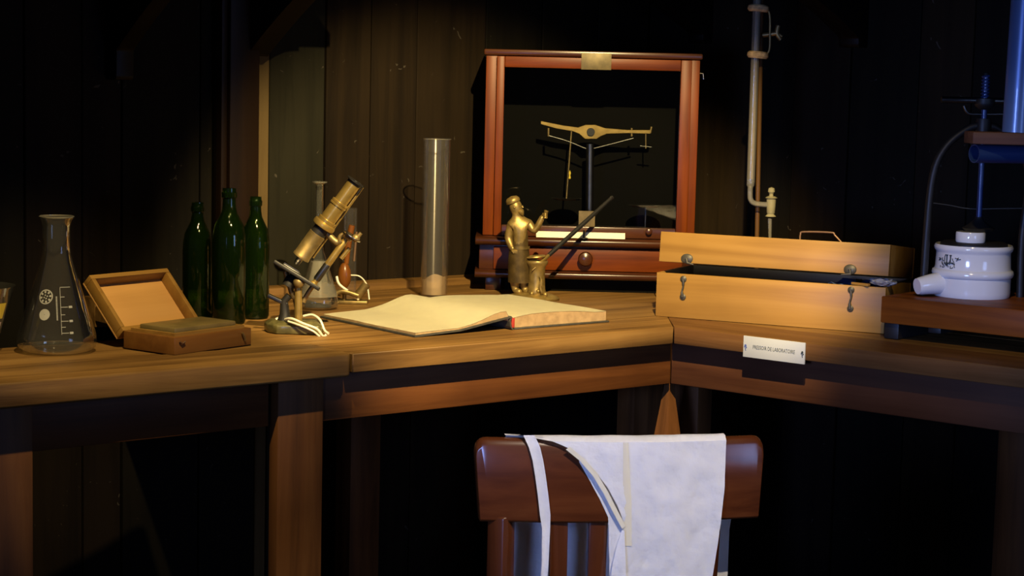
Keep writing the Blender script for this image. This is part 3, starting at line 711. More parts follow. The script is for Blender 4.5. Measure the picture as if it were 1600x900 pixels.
b0 = W(678, 463); t = thing('glass_cylinder', 'tall straight clear glass cylinder with a painted pale reflection standing behind the ledger', 'glass jar', b0)
hz = D(678, 217, b0.y).z-.85; rc = 21.5/(3000/b0.y)
vessel(t, [(0, .002), (rc*.9, .001), (rc, .006), (rc, hz-.002), (rc+.0012, hz)], 'glassb')
lat('rim', [(rc-.0008, hz-.0012), (rc+.0018, hz-.001), (rc+.002, hz+.001), (rc-.0008, hz+.001)], 'glassm', t, 48)
lat('inner_wall', [(rc-.0035, .006), (rc-.0035, hz)], 'glassb', t, 48)
bm = bmesh.new(); R = []; n = 36
for k in range(n):
    a = 2*PI*k/n; top = .046+.010*math.sin(a+2.6)+.004*math.sin(3*a); r = rc-.0045
    R.append([bm.verts.new((r*math.cos(a), r*math.sin(a), z)) for z in (.006, .03, max(top, .031))])
for k in range(n):
    a, b = R[k], R[(k+1) % n]
    for j in range(2): bm.faces.new((a[j], b[j], b[j+1], a[j+1]))
bm.faces.new([q[0] for q in R][::-1]); link('ledge_reflection', bm, thinglass('reflection_film', (.8, .72, .6), .5, .3, .55, (.55, .42, .26)), t, smooth=True)  # beige film painted in for the ledge reflected and refracted by the glass

# ------------------------------------------------------------------ handled instrument behind the microscope
b0 = W(552, 474); Yh = b0.y
t = thing('brass_burner', 'small brass laboratory instrument with orange wooden handle and bent tubes behind the microscope', 'instrument', b0)
def hl_(px, py, dy=0): return D(px, py, Yh+dy)-t.location
boxp('foot', (-.045, -.020, 0), (.035, .025, .008), 'brassd', t)
lat('handle', [(0, 0), (.008, .002), (.0145, .014), (.0165, .028), (.0145, .044), (.010, .055), (.006, .060), (0, .061)], 'handle', t, 28, Matrix.Translation(hl_(538, 450)))
tub('stem', [hl_(538, 452), hl_(538, 474)], .005, 'brassd', t)
tub('wooden_grip', [hl_(541, 412), hl_(544, 380), hl_(550, 352)], [.006, .0085, .0075], 'handle', t, 14)
tub('side_tube', [hl_(553, 408, .01), hl_(557, 362, .01)], .0035, 'wire', t)
tub('bent_tube', smooth_path([hl_(526, 432, -.015), hl_(530, 444, -.02), hl_(545, 456, -.02), hl_(560, 468, -.01)]), .0035, 'cable', t)
tub('barrel', [hl_(556, 466, -.004), hl_(573, 444, -.004)], [.011, .010], 'brassd', t, 20)
tub('loop', smooth_path([hl_(548, 430), hl_(562, 432), hl_(573, 445), hl_(577, 468, -.01)]), .0018, 'cable', t)
tub('cross_tube', smooth_path([hl_(520, 462, -.02), hl_(535, 455, -.02), hl_(560, 462, -.02)]), .006, 'brassd', t, 14)
b0 = W(546, 462); t = thing('test_tube', 'plain upright glass tube standing behind the orange handled instrument', 'glass tube', b0)
hz = D(546, 325, b0.y).z-.85; vessel(t, [(0, .001), (.016, .001), (.0165, .004), (.0165, hz)], 'glassb')

# ------------------------------------------------------------------ microscope
b0 = W(457, 520); YM = b0.y
t = thing('brass_microscope', 'antique brass microscope tilted on a black stage and painted iron foot', 'microscope', b0)
def ml_(px, py, dy=0): return D(px, py, YM+dy)-t.location
# foot
sc = 3000/YM; th = math.radians(-4)
bm = bmesh.new()
fpnts = [(-.063, .022), (-.050, -.012), (-.030, -.030), (.058, -.028), (.064, -.020), (.064, .030), (.040, .045), (-.05, .045)]
a = [bm.verts.new((x, y, .001)) for x, y in fpnts]; b = [bm.verts.new((x, y, .018)) for x, y in fpnts]; c = [bm.verts.new((x*.80, y*.70+.003, .027)) for x, y in fpnts]
n = len(a)
for u, w in ((a, b), (b, c)):
    for k in range(n): bm.faces.new((u[k], u[(k+1) % n], w[(k+1) % n], w[k]))
bm.faces.new(a[::-1]); bm.faces.new(c); foot = link('foot', bm, 'base', t, bevel=.002)
bm = bmesh.new(); tube(bm, [ml_(444, 508)+V(0, 0, 0), ml_(445, 490), ml_(444, 470), ml_(452, 462)], [.018, .011, .0085, .008], 14); link('rear_pillar', bm, 'black', t, smooth=True)
tub('pillar', [ml_(466, 505, -.012), ml_(466, 445, -.012)], [.0085, .0078], 'brass', t, 18)
lat('joint_knob', [(0, -.006), (.009, -.006), (.012, -.002), (.012, .002), (.009, .006), (.004, .009), (0, .009)], 'brassd', t, 24, Matrix.Translation(ml_(467, 441, -.024)) @ Matrix.Rotation(PI/2, 4, 'X'))
bm = bmesh.new(); tube(bm, smooth_path([ml_(446, 424), ml_(452, 444), ml_(458, 462), ml_(466, 470)], 4), .006, 12); tube(bm, smooth_path([ml_(488, 448), ml_(480, 460), ml_(474, 472)], 4), .005, 12); link('fork', bm, 'brassd', t, smooth=True)
# stage, seen almost edge on
p, q = ml_(429, 409), ml_(499, 452); d = (q-p).normalized()
up = V(0, -1, 0).cross(d).normalized(); up = up if up.z > 0 else -up
S = Matrix((( d.x, 0, up.x, (p.x+q.x)/2), (d.y, 1, up.y, (p.y+q.y)/2), (d.z, 0, up.z, (p.z+q.z)/2), (0, 0, 0, 1))) @ Matrix.Rotation(math.radians(-9), 4, 'X')
hl = (q-p).length/2
bm = bmesh.new(); bm_box(bm, (-hl, -.036, -.004), (hl, .036, .004), S); link('stage', bm, 'black', t, bevel=.002)
bm = bmesh.new(); bm_box(bm, (-hl*.65, -.030, .0042), (hl*.1, .030, .0065), S); link('stage_plate', bm, 'steeld', t, bevel=.0008)
bm = bmesh.new(); lathe(bm, [(0, -.03), (.014, -.030), (.015, -.012), (.010, -.004), (0, -.004)], 20, S @ Matrix.Translation(V(-.004, 0, 0))); link('condenser', bm, 'black', t, smooth=True)
for yy in (-.027, .027):
    bm = bmesh.new(); bm_box(bm, (-.035, yy-.003, .008), (.0, yy+.003, .0094), S); link('clip', bm, 'steel', t)
# tube
e0, e1 = ml_(556, 283, -.002), ml_(470, 402, -.002)
ax = (e1-e0); Lt = ax.length; TM = along(e0, e1)
k = Lt/100
lat('eyepiece', [(0, .004), (.006, .004), (.007, 0), (.0205, 0), (.0205, .002), (.0165, .004), (.0155, .008)], 'black', t, 32, TM)
lat('draw_tube', [(.0150, .006), (.0150, Lt*.30)], 'brass', t, 36, TM, capt=True)
lat('collar', [(.0150, Lt*.27), (.0188, Lt*.275), (.0188, Lt*.295), (.0172, Lt*.300), (.0192, Lt*.305), (.0192, Lt*.325), (.0170, Lt*.33)], 'brass', t, 36, TM)
lat('body_tube', [(.0172, Lt*.30), (.0172, Lt*.56)], 'brass', t, 36, TM)
lat('holder_ring', [(.0172, Lt*.50), (.0205, Lt*.505), (.0205, Lt*.54), (.0245, Lt*.55), (.0255, Lt*.575), (.0245, Lt*.60), (.020, Lt*.61), (.014, Lt*.61)], 'brass', t, 36, TM)
lat('nosepiece', [(.0165, Lt*.60), (.0165, Lt*.70), (.014, Lt*.705)], 'black', t, 32, TM)
lat('objective', [(.0165, Lt*.69), (.0185, Lt*.695), (.0185, Lt*.97), (.0192, Lt*.975), (.0192, Lt), (.015, Lt*1.005), (0, Lt*1.0)], 'brassd', t, 36, TM)
lat('lens_tip', [(.008, Lt*1.0), (.006, Lt*1.08), (.002, Lt*1.10), (0, Lt*1.10)], 'steel', t, 20, TM)
# rack rod beside the tube
tub('rack_rod', [ml_(566, 292, .012), ml_(488, 402, .012)], .0042, 'brass', t, 14)
# holder arm, column, fine focus
bm = bmesh.new(); tube(bm, smooth_path([ml_(509, 361), ml_(518, 372), ml_(527, 379), ml_(534, 376)], 4), [.007, .007, .0072, .0072, .0075, .0075, .0075, .008, .008, .008, .009, .009, .009], 14); link('arm', bm, 'brassd', t, smooth=True)
c0, c1 = ml_(489, 445), ml_(547, 365)
CM = along(c0, c1); Lc = (c1-c0).length
lat('column', [(.0, 0), (.0085, 0), (.0085, Lc*.03), (.0062, Lc*.05), (.0062, Lc*.12)], 'brass', t, 22, CM)
lat('column_sleeve', [(.0078, Lc*.10), (.0082, Lc*.12), (.0082, Lc*.38), (.0075, Lc*.40)], 'steeld', t, 22, CM)
lat('column_tube', [(.0068, Lc*.38), (.0074, Lc*.40), (.0074, Lc*.82), (.0066, Lc*.83), (.0066, Lc*.92)], 'brass', t, 22, CM)
lat('focus_head', [(.0, Lc*.90), (.010, Lc*.90), (.012, Lc*.93), (.010, Lc*.98), (.005, Lc*1.0), (0, Lc*1.0)], 'brassd', t, 22, CM)
lat('focus_wheel', [(0, -.0015), (.021, -.0015), (.0215, 0), (.021, .0015), (0, .0015)], 'steel', t, 32, Matrix.Translation(ml_(550, 369, -.004)) @ (TM.to_3x3().to_4x4()))
bm = bmesh.new(); tube(bm, smooth_path([ml_(534, 382), ml_(530, 372), ml_(536, 366), ml_(545, 372), ml_(556, 372), ml_(564, 364)], 4), .004, 12); bmesh.ops.create_icosphere(bm, subdivisions=2, radius=.009, matrix=Matrix.Translation(ml_(556, 372))); link('clamp', bm, 'brassd', t, smooth=True)
tub('adjusting_screw', [ml_(546, 388, .006), ml_(533, 404, .006)], .0045, 'brass', t, 12)
# mirror arm on the left
bm = bmesh.new(); p, q = ml_(420, 462), ml_(449, 476); MM = along(p, q)
bm_box(bm, (-.007, -.004, -.002), (.007, .004, (q-p).length), MM); link('mirror_arm', bm, 'steeld', t, bevel=.001)
# cable curled over the foot
tc = thing('pale_cable', 'pale insulated cable curled over the foot of the microscope', 'cable', b0)
tub('flex', smooth_path([ml_(446, 499, -.02), ml_(456, 498, -.034), ml_(475, 506, -.04), ml_(495, 514, -.042), ml_(505, 526, -.036), V(.075, -.034, .003)]), .0028, 'cable', tc)
tub('flex', smooth_path([ml_(450, 502, -.03), ml_(470, 509, -.042), ml_(490, 518, -.045), ml_(500, 527, -.04), V(.058, -.040, .003)]), .0022, 'cable', tc)
tub('flex', smooth_path([ml_(474, 494, .02), ml_(488, 492, .015), ml_(500, 500, .0), ml_(507, 516, -.01), V(.078, -.02, .003)]), .0028, 'cable', tc)
tub('flex', smooth_path([ml_(431, 500, .01), ml_(438, 497, .012), ml_(443, 502, 0)]), .004, 'cable', tc)

# ------------------------------------------------------------------ small open box with stone
Fc, Rc, Lc_ = W(272.5, 557), W(392.5, 540), W(181, 547)
a = (Rc-Fc).length; bw = .142; ang = math.atan2(Rc.y-Fc.y, Rc.x-Fc.x)
t = thing('specimen_box', 'small open wooden box holding a dark stone slab between the flask and the bottles', 'box', V(Fc.x, Fc.y, .8522), ang)
hz = .034
for lo, hi in (((0, 0, 0), (a, bw, .004)), ((0, 0, .004), (a, .008, hz)), ((0, bw-.008, .004), (a, bw, hz)), ((0, .008, .004), (.008, bw-.008, hz)), ((a-.008, .008, .004), (a, bw-.008, hz))):
    pass
bm = bmesh.new(); bm_box(bm, (0, 0, 0), (a, bw, hz)); link('base_box', bm, 'pined', t, bevel=.0015)
bm = bmesh.new()
for lo, hi in (((.010, .010, hz), (a-.010, .018, hz+.006)), ((.010, bw-.018, hz), (a-.010, bw-.010, hz+.006)), ((.010, .018, hz), (.018, bw-.018, hz+.006)), ((a-.018, .018, hz), (a-.010, bw-.018, hz+.006))): bm_box(bm, lo, hi)
link('inner_rim', bm, 'pine', t)
s = boxp('stone_slab', (.022, .022, hz), (a-.022, bw-.022, hz+.014), 'stone', t, .002); s['label'] = 'dark green stone slab'
lid = bpy.data.objects.new('lid', None); COL.objects.link(lid); lid.parent = t; lid.location = (0, bw, hz); lid.rotation_euler = (-math.radians(134), 0, 0)
hl = .028; w_ = .010   # closed lid spans y from 0 to -bw, z 0..hl ; rotating about x opens it
boxp('panel', (0, -bw, hl-.004), (a, 0, hl), 'lidin', lid, .001)
boxp('rim', (0, -bw, 0), (a, -bw+w_, hl-.004), 'pine', lid, .001)
boxp('rim', (0, -w_, 0), (a, 0, hl-.004), 'pine', lid, .001)
boxp('rim', (0, -bw+w_, 0), (w_, -w_, hl-.004), 'pine', lid, .001)
boxp('rim', (a-w_, -bw+w_, 0), (a, -w_, hl-.004), 'pine', lid, .001)
tub('hook', [V(.012, -.002, hz*.75), V(.018, -.003, hz*.62), V(.026, -.003, hz*.72)], .0016, 'wire', t)
tub('hook', [V(a-.028, -.003, hz*.78), V(a-.020, -.003, hz*.32)], .0026, 'brassd', t)

# ------------------------------------------------------------------ long box on the right bench
Q0, Q1 = W(1024, 494), W(1381, 522)
ang = math.atan2(Q1.y-Q0.y, Q1.x-Q0.x); Lb = (Q1-Q0).length; Db = .24
t = thing('long_wooden_box', 'long pale wooden box with raised lid and dark clasps on the right bench', 'box', V(Q0.x, Q0.y, .8505), ang)
hb = .103; w_ = .009
boxp('bottom', (w_, w_, 0), (Lb-w_, Db-w_, .006), 'pine', t, .0005)
boxp('front_panel', (0, 0, 0), (Lb, w_, hb), 'pine', t, .0012)
boxp('back_panel', (0, Db-w_, 0), (Lb, Db, hb), 'pine', t, .0012)
boxp('side_panel', (0, w_, 0), (w_, Db-w_, hb), 'pine', t, .0012)
boxp('side_panel', (Lb-w_, w_, 0), (Lb, Db-w_, hb), 'pine', t, .0012)
boxp('lining', (w_, w_+.0005, .0062), (Lb-w_, Db-w_-.0005, .07), 'purple', t, .0005)
lid = bpy.data.objects.new('lid', None); COL.objects.link(lid); lid.parent = t; lid.location = (.004, Db, hb+.001); lid.rotation_euler = (-math.radians(6.0), 0, 0)
hl = .070
boxp('front_panel', (0, -Db, 0), (Lb, -Db+w_, hl), 'pine', lid, .0012)
boxp('back_panel', (0, -w_, 0), (Lb, 0, hl), 'pine', lid, .0012)
boxp('side_panel', (0, -Db+w_, 0), (w_, -w_, hl), 'pine', lid, .0012)
sd = boxp('side_panel', (Lb-w_, -Db+w_, 0), (Lb, -w_, hl), 'pine', lid, .0012)
boxp('top_panel', (w_, -Db+w_, hl-.006), (Lb-w_, -w_, hl-.0005), 'pine', lid, .0005)
u_ = V(math.cos(ang), math.sin(ang), 0)
def bx(px, py):      # x and z on the front face of the box
    n_ = V(math.sin(ang), -math.cos(ang), 0); d = ray(px, py); tt = (Q0-EYE).dot(n_)/d.dot(n_); p = EYE+d*tt
    return (p-Q0).dot(u_), p.z-.8505
for px, py in ((1068, 436), (1330, 453)):
    x_, z_ = bx(px, py); bm = bmesh.new()
    for dz, rr in ((0, .0078), (-.042, .0075)): lathe(bm, [(0, 0), (rr, 0), (rr, .0015), (rr*.5, .004), (0, .0042)], 16, Matrix.Translation(V(x_, -.0002, z_+dz)) @ Matrix.Rotation(PI/2, 4, 'X'))
    tube(bm, smooth_path([V(x_, -.004, z_), V(x_+.002, -.005, z_-.014), V(x_-.001, -.005, z_-.028), V(x_, -.004, z_-.042)], 4), [.003]*4+[.002]*5+[.0035]*4, 10)
    link('hasp', bm, 'ironp', t, smooth=True)
for px, py, s in ((1073, 407, 1), (1328, 424, -1)):
    x_, z_ = bx(px, py); x_ -= .004; z_ -= hb+.022; bm = bmesh.new()
    lathe(bm, [(0, 0), (.0145, 0), (.0145, .002), (.012, .004), (0, .005)], 24, Matrix.Translation(V(x_, -Db-.0002, z_)) @ Matrix.Rotation(PI/2, 4, 'X') @ Matrix.Diagonal((1, .78, 1, 1)))
    tube(bm, [V(x_, -Db-.004, z_), V(x_+.003, -Db-.006, z_-.010), V(x_+s*.019, -Db-.006, z_-.013)], [.004, .003, .0015], 10)
    link('clasp_plate', bm, 'ironp', lid, smooth=True)
hx = [bx(px, 375)[0] for px in (1197, 1205, 1255, 1272)]
yh = -Db*.30
bm = bmesh.new(); tube(bm, smooth_path([V(hx[1]+.012, yh, hl), V(hx[1]+.012, yh, hl+.016), V(hx[1]+.020, yh, hl+.022), V(hx[2]+.010, yh, hl+.024), V(hx[2]+.020, yh, hl+.018), V(hx[3]+.014, yh, hl)], 5), .0024, 10)
link('handle', bm, 'wire', lid, smooth=True)
for xx in (hx[1]+.010, hx[3]+.016):
    boxp('handle_plate', (xx-.013, yh-.008, hl-.0005), (xx+.013, yh+.008, hl+.002), 'wire', lid, .0008)
# contents seen in the gap
def inbox(x, y, z): return (Matrix.Translation(t.location) @ Matrix.Rotation(ang, 4, 'Z')) @ V(x, y, z)
c = thing('blue_cloth', 'folded blue cloth peeping out of the right end of the long box', 'cloth', inbox(Lb-.09, .06, .0705), ang)
bm = bmesh.new(); R = []
for j in range(9): R.append([bm.verts.new((-.05+.12*k/12, -.045+.14*j/8, .029+.006*math.sin(k*1.1)*math.cos(j*.9)+.0035*math.sin(k*2.3+j))) for k in range(13)])
for aa, bb_ in zip(R, R[1:]):
    for k in range(12): bm.faces.new((aa[k], aa[k+1], bb_[k+1], bb_[k]))
bmesh.ops.solidify(bm, geom=bm.faces[:], thickness=-.026); link('fold', bm, 'bluecloth', c, smooth=True)
c = thing('wooden_wedge', 'small pale wooden wedge on the rim of the long box near the press', 'wedge', inbox(Lb-.062, .004, hb+.0008), ang+math.radians(-12))
bm = bmesh.new(); prism(bm, [(-.022, .004), (.024, -.006), (.026, .004), (-.020, .007)], 0, .006); link('wedge', bm, 'pine', c, bevel=.001)
c = thing('plastic_bag', 'crumpled clear plastic bag on the right end of the long box', 'bag', inbox(Lb-.012, .02, hb+.0008), ang)
bm = bmesh.new(); bmesh.ops.create_icosphere(bm, subdivisions=3, radius=1)
for v_ in bm.verts:
    f = 1+.45*noise.noise(v_.co*2.6); v_.co = V(v_.co.x*.028*f, v_.co.y*.017*f, (v_.co.z+1)*.0085*f)
link('film', bm, thinglass('crumpled_plastic', (.8, .82, .9), 2.5, .12, .35, (.6, .62, .7)), c, smooth=False)

# ------------------------------------------------------------------ burette on its stand behind the long box
YU = D(1187, 370, 4.86).y
p = D(1184, 380, YU)
t = thing('retort_stand', 'thin brown rod stand with clamp behind the long box', 'stand', V(p.x, YU, .85))
zx = D(1189, 0, YU)
boxp('foot', (-.05, -.045, 0), (.07, .045, .012), 'black', t, .003)
tub('rod', [V(0, 0, .010), V(D(1187.5, 0, YU).x-p.x, 0, zx.z-.85+.25)], .0058, 'rod', t, 14)
def ul(px, py, dy=0): return D(px, py, YU+dy)-t.location
tub('clamp_arm', smooth_path([ul(1192, 14, -.03), ul(1202, 20, -.03), ul(1203, 50, -.03), ul(1202, 78, -.03), ul(1194, 88, -.03)]), .0032, 'brassd', t)
bm = bmesh.new(); tube(bm, [ul(1192, 55, -.02), ul(1214, 52, -.03)], .006, 12); tube(bm, smooth_path([ul(1216, 40, -.03), ul(1214, 52, -.03), ul(1220, 62, -.03)], 4), .006, 12); tube(bm, [ul(1212, 50, -.03), ul(1222, 57, -.03)], .004, 10); link('wing_screw', bm, 'brassd', t, smooth=True)
tb = thing('burette', 'slender glass burette with stopcock held upright in cork clamps', 'burette', V(D(1175, 300, YU-.03).x, YU-.03, 1.05))
def ub(px, py, dy=0): return D(px, py, YU-.03+dy)-tb.location
k = 3000/YU
for py, pxx in ((13, 1185), (86, 1184)):
    o = lat('cork_ring', [(.011, -.008), (.023, -.008), (.027, -.003), (.026, .005), (.021, .009), (.011, .009)], 'cork', tb, 20, Matrix.Translation(ub(pxx, py)) @ Matrix.Rotation(math.radians(4), 4, 'Y') @ Matrix.Diagonal((1, .9, 1, 1)))
tub('tube', [ub(1185, -60), ub(1183, 0), ub(1176, 200), ub(1173, 285)], [6.5/k]*4, 'glassm', tb, 20)
tub('scale_stripe', [ub(1186, -40, .004), ub(1184, 0, .004), ub(1177.5, 200, .004), ub(1174.5, 280, .004)], 3.2/k, 'sand', tb, 10)
tub('bend', smooth_path([ub(1173, 284), ub(1172, 300), ub(1173, 312), ub(1180, 318), ub(1198, 320)], 5), [6.3/k]*3+[4.2/k]*18, 'glassm', tb, 16)
lat('stopcock', [(0, 0), (.008, .001), (.014, .003), (.0085, .009), (.0105, .012), (.0115, .030), (.012, .046), (.016, .050), (.009, .054), (0, .054)], 'glassk', tb, 22, Matrix.Translation(ub(1204, 340)))
lat('stopper', [(0, 0), (.006, 0), (.005, .006), (.009, .012), (.0075, .021), (0, .024)], 'glassk', tb, 18, Matrix.Translation(ub(1205, 307)))
tub('tip', [ub(1203, 341), ub(1203, 372), ub(1203, 392)], [.0055, .0042, .003], 'glassm', tb, 14)

# ------------------------------------------------------------------ laboratory press
x0 = on(AB, .0, 1374, 527)[0]
Pw = W(1374, 529); u, bdir = frame(AB)
x0 = (Pw-C0).dot(u); y0 = (Pw-C0).dot(bdir)
t = thing('laboratory_press', 'old screw press with white porcelain basin on a thick brown board', 'press', V(Pw.x, Pw.y, .8505), AB)
boxp('board', (0, 0, .035), (.45, .34, .093), 'press', t, .003)
for xx in (.004, .36): boxp('foot', (xx, .012, 0), (xx+.035, .32, .035), 'black', t, .002)
boxp('iron_strap', (.10, .03, .020), (.13, .31, .0345), 'black', t, .002)
Tm = Matrix.Translation(t.location) @ Matrix.Rotation(AB, 4, 'Z'); Ti = Tm.inverted()
ZB = .8505+.0932
wc = W(1525, 469, ZB); wc = V(wc.x+.01, wc.y+.085, ZB); yb = wc.y; c = Ti @ wc
kk = 3000/wc.y; R0 = 60/kk*.985
def zp(py): return D(1525, py, wc.y-R0*.8).z-ZB
lat('basin', [(0, .0), (R0*.97, 0), (R0*.99, .004), (R0, .012), (R0*1.0, .042), (R0*1.055, .046), (R0*1.07, .052), (R0*1.05, .058), (R0*1.0, .061), (R0*.985, .066), (R0*.97, .095), (R0*.98, .099), (R0*1.02, .103), (R0*1.03, .109), (R0*1.0, .114), (R0*.93, .113), (R0*.90, .105), (R0*.90, .02), (0, .018)], 'porc', t, 64, Matrix.Translation(c))
# spout towards the left
sd_ = (Tm.to_3x3().inverted() @ V(-1, -.30, 0)).normalized()
s0 = c+sd_*(R0*.85)+V(0, 0, .030); s1 = c+sd_*(R0*1.28)+V(0, 0, .026); s2 = c+sd_*(R0*1.62)+V(0, 0, .022)
bm = bmesh.new(); tube(bm, smooth_path([s0, s1, s2], 4), [.025, .0245, .024, .023, .022, .021, .020, .019, .0175], 20); link('spout', bm, 'porc', t, smooth=True)
lat('press_plate', [(0, .100), (R0*.88, .100), (R0*.88, .116), (R0*.80, .120), (0, .120)], 'black', t, 48, Matrix.Translation(c))
lat('porcelain_block', [(0, .1205), (.031, .1205), (.032, .124), (.032, .140), (.0305, .143), (0, .143)], 'porc', t, 40, Matrix.Translation(c+ (Tm.to_3x3().inverted() @ V(-.013, -.02, 0))))
lat('screw_foot', [(0, .143), (.030, .144), (.036, .150), (.022, .158), (.009, .170), (.008, .175), (0, .175)], 'black', t, 32, Matrix.Translation(c+ (Tm.to_3x3().inverted() @ V(.008, 0, 0))))
zs1 = D(1532, 118, yb).z-ZB
bm = bmesh.new(); ct = c+(Tm.to_3x3().inverted() @ V(.008, 0, 0))
tube(bm, [ct+V(0, 0, .17), ct+V(0, 0, zs1)], .0062, 14)
n = 26; pts = []
za = D(1532, 160, yb).z-ZB
for kx in range(8*12+1):
    a = kx/12*2*PI; pts.append(ct+V(.0075*math.cos(a), .0075*math.sin(a), za+(zs1-za)*kx/96))
tube(bm, pts, .0022, 6); link('screw', bm, 'bluedark', t, smooth=True)
lat('screw_cap', [(0, zs1), (.008, zs1), (.006, zs1+.006), (0, zs1+.007)], 'black', t, 16, Matrix.Translation(ct))
# hand bar
dv = Tm.to_3x3().inverted() @ V(1, 0, 0)
zh = D(1530, 157, yb).z-ZB
tub('hand_bar', [ct-dv*.095+V(0, 0, zh), ct+dv*.16+V(0, 0, zh)], .0072, 'steeld', t, 12)
lat('bar_boss', [(0, -.020), (.010, -.020), (.020, -.012), (.022, -.006), (.022, .004), (0, .006)], 'black', t, 24, Matrix.Translation(ct+V(0, 0, zh)))
tub('lower_bar', smooth_path([ct-dv*.045+V(0, 0, zh-.012), ct-dv*.035+V(0, 0, zh-.028), ct-dv*.01+V(0, 0, zh-.030), ct+dv*.05+V(0, 0, zh-.028)]), .003, 'steeld', t)
# curved iron frame: arch from the board to the nut
bm = bmesh.new()
for s in (-1, 1):
    top = ct+V(0, 0, zh-.055); pts = [top, top+dv*s*.03+V(0, 0, -.005), top+dv*s*.078+V(0, 0, -.045), top+dv*s*.105+V(0, 0, -.11), c+dv*s*(R0+.022)+V(0, 0, .13), c+dv*s*(R0+.024)+V(0, 0, .0)]
    tube(bm, smooth_path(pts, 5), .0085, 12)
lathe(bm, [(0, -.018), (.016, -.018), (.018, 0), (.016, .016), (0, .016)], 20, Matrix.Translation(ct+V(0, 0, zh-.055)))
link('iron_frame', bm, 'black', t, smooth=True)
zw = D(1530, 325, yb).z-ZB
tub('wire_ring', smooth_path([ct-dv*.115+V(0, 0, zw+.010), ct-dv*.07+V(0, 0, zw+.005), ct-dv*.02+V(0, 0, zw-.002), ct+dv*.05+V(0, 0, zw), ct+dv*.14+V(0, 0, zw+.003)]), .0016, 'steeld', t)
# printed mark on the basin
bm = bmesh.new()
def onb(an, z, off=.0006): 
    r = R0*.985+off; q = Tm.to_3x3().inverted() @ V(math.sin(an)*r, -math.cos(an)*r, 0); return c+q+V(0, 0, z)
rnd = random.Random(3)
for k in range(26):
    a0 = -1.25+.62*rnd.random(); z0 = .067+.022*rnd.random(); pts = [onb(a0, z0)]
    an = rnd.uniform(0, 2*PI)
    for j in range(4): an += rnd.uniform(-.9, .9); a0 += .028*math.cos(an); z0 = min(.094, max(.065, z0+.0026*math.sin(an))); pts.append(onb(a0, z0))
    tube(bm, pts, .0009, 5)
for a0, zt_ in ((-.98, .093), (-.86, .093)):
    tube(bm, [onb(a0, zt_), onb(a0, .076), onb(a0-.05 if a0 < -.9 else a0+.08, .075)], .0014, 6); tube(bm, [onb(a0-.03, zt_), onb(a0+.03, zt_)], .0012, 6)
link('printed_mark', bm, 'ink', t, smooth=True)

# ------------------------------------------------------------------ blue pipes and wooden crosspiece at the right edge
YP = 3.98
def pr_(px, py, dy=0): return D(px, py, YP+dy)
o_ = pr_(1516, 224)
t = thing('pipe_rack', 'wooden crosspiece bracket carrying the blue pipes at the right edge', 'rack', V(o_.x, YP, .8505))
zc0, zc1 = pr_(1530, 225).z-.8505, pr_(1530, 206).z-.8505
boxp('crosspiece', (0, -.02, zc0), (.52, .06, zc1), 'presstop', t, .003)
boxp('upright', (.44, -.015, 0), (.49, .055, zc0), 'presstop', t, .003)
boxp('foot', (.40, -.04, 0), (.56, .08, .02), 'presstop', t, .003)
zz = D(1590, 206, YP+.01).z
t = thing('blue_pipe', 'upright pale blue pipe standing on the wooden crosspiece at the right edge', 'pipe', V(pr_(1590, 206).x, YP+.01, .8505+zc1+.0005))
r_ = 22/(3000/YP)
bm = bmesh.new(); lathe(bm, [(r_-.003, 0), (r_, 0), (r_*1.0, .70), (r_-.003, .70), (r_-.003, 0)], 36, Matrix.Rotation(math.radians(1.0), 4, 'Y')); link('pipe_wall', bm, 'bluepipe', t, smooth=True)
c = D(1522, 240, YP+.01)
t = thing('blue_pipe', 'short dark blue pipe lying level under the wooden crosspiece, open end to the left', 'pipe', c)
r_ = 14.5/(3000/YP)
bm = bmesh.new(); lathe(bm, [(r_-.0025, 0), (r_, 0), (r_, .33), (r_-.0025, .33), (r_-.0025, 0)], 32, along(V(0, 0, 0), V(1, .42, -.01))); link('pipe_wall', bm, 'bluedark', t, smooth=True)

# ------------------------------------------------------------------ chair
YR = 2.97
cc = D(972, 745, YR)
ca = math.radians(9)
t = thing('wooden_chair', 'varnished brown wooden chair with broad curved top rail pushed up to the bench', 'chair', V(cc.x, YR, 0), ca)
Tm = Matrix.Translation(t.location) @ Matrix.Rotation(ca, 4, 'Z'); Ti = Tm.inverted()
def ch(px, py, off=0):    # pixel to chair local point on the plane y=off
    n_ = V(math.sin(ca), -math.cos(ca), 0); d = ray(px, py); tt = ((t.location-EYE).dot(n_)-off)/d.dot(n_); return Ti @ (EYE+d*tt)
xl, xr = ch(743, 750).x, ch(1200, 740).x
zt_, zb_ = ch(972, 687).z, ch(972, 818).z
SAG = .022
def yc(x): return SAG*((x-(xl+xr)/2)/((xr-xl)/2))**2      # curve of the rail: the middle comes nearest the viewer
thk = .028
bm = bmesh.new(); n = 28; R = []
SS = [0, .003, .007, .012, .02, .03, .042]
SS = SS+[.042+(.958-.042)*i/20 for i in range(1, 20)]+[1-q for q in SS[::-1]]
for s in SS:
    x = xl+(xr-xl)*s; e_ = min(s, 1-s)*(xr-xl)
    rc_ = .020; dz = 0 if e_ > rc_ else rc_-math.sqrt(max(0, rc_**2-(rc_-e_)**2))
    inb = 0.0
    R.append([bm.verts.new((x+((.012 if s < .5 else -.006)*(zt_-z_)/(zt_-zb_))*(1 if e_ < .06 else 0 if e_ > .12 else (.12-e_)/.06), yc(x)+y_, z_)) for y_, z_ in
              ((.004, zb_), (0, zb_+.004), (0, (zb_+zt_)/2), (0, zt_-.012-dz), (.006, zt_-.003-dz), (thk/2, zt_-dz), (thk-.006, zt_-.003-dz), (thk, zt_-.012-dz), (thk, zb_+.004), (thk-.004, zb_))])
m_ = len(R[0])
for a, b in zip(R, R[1:]):
    for k in range(m_): bm.faces.new((a[k], a[(k+1) % m_], b[(k+1) % m_], b[k]))
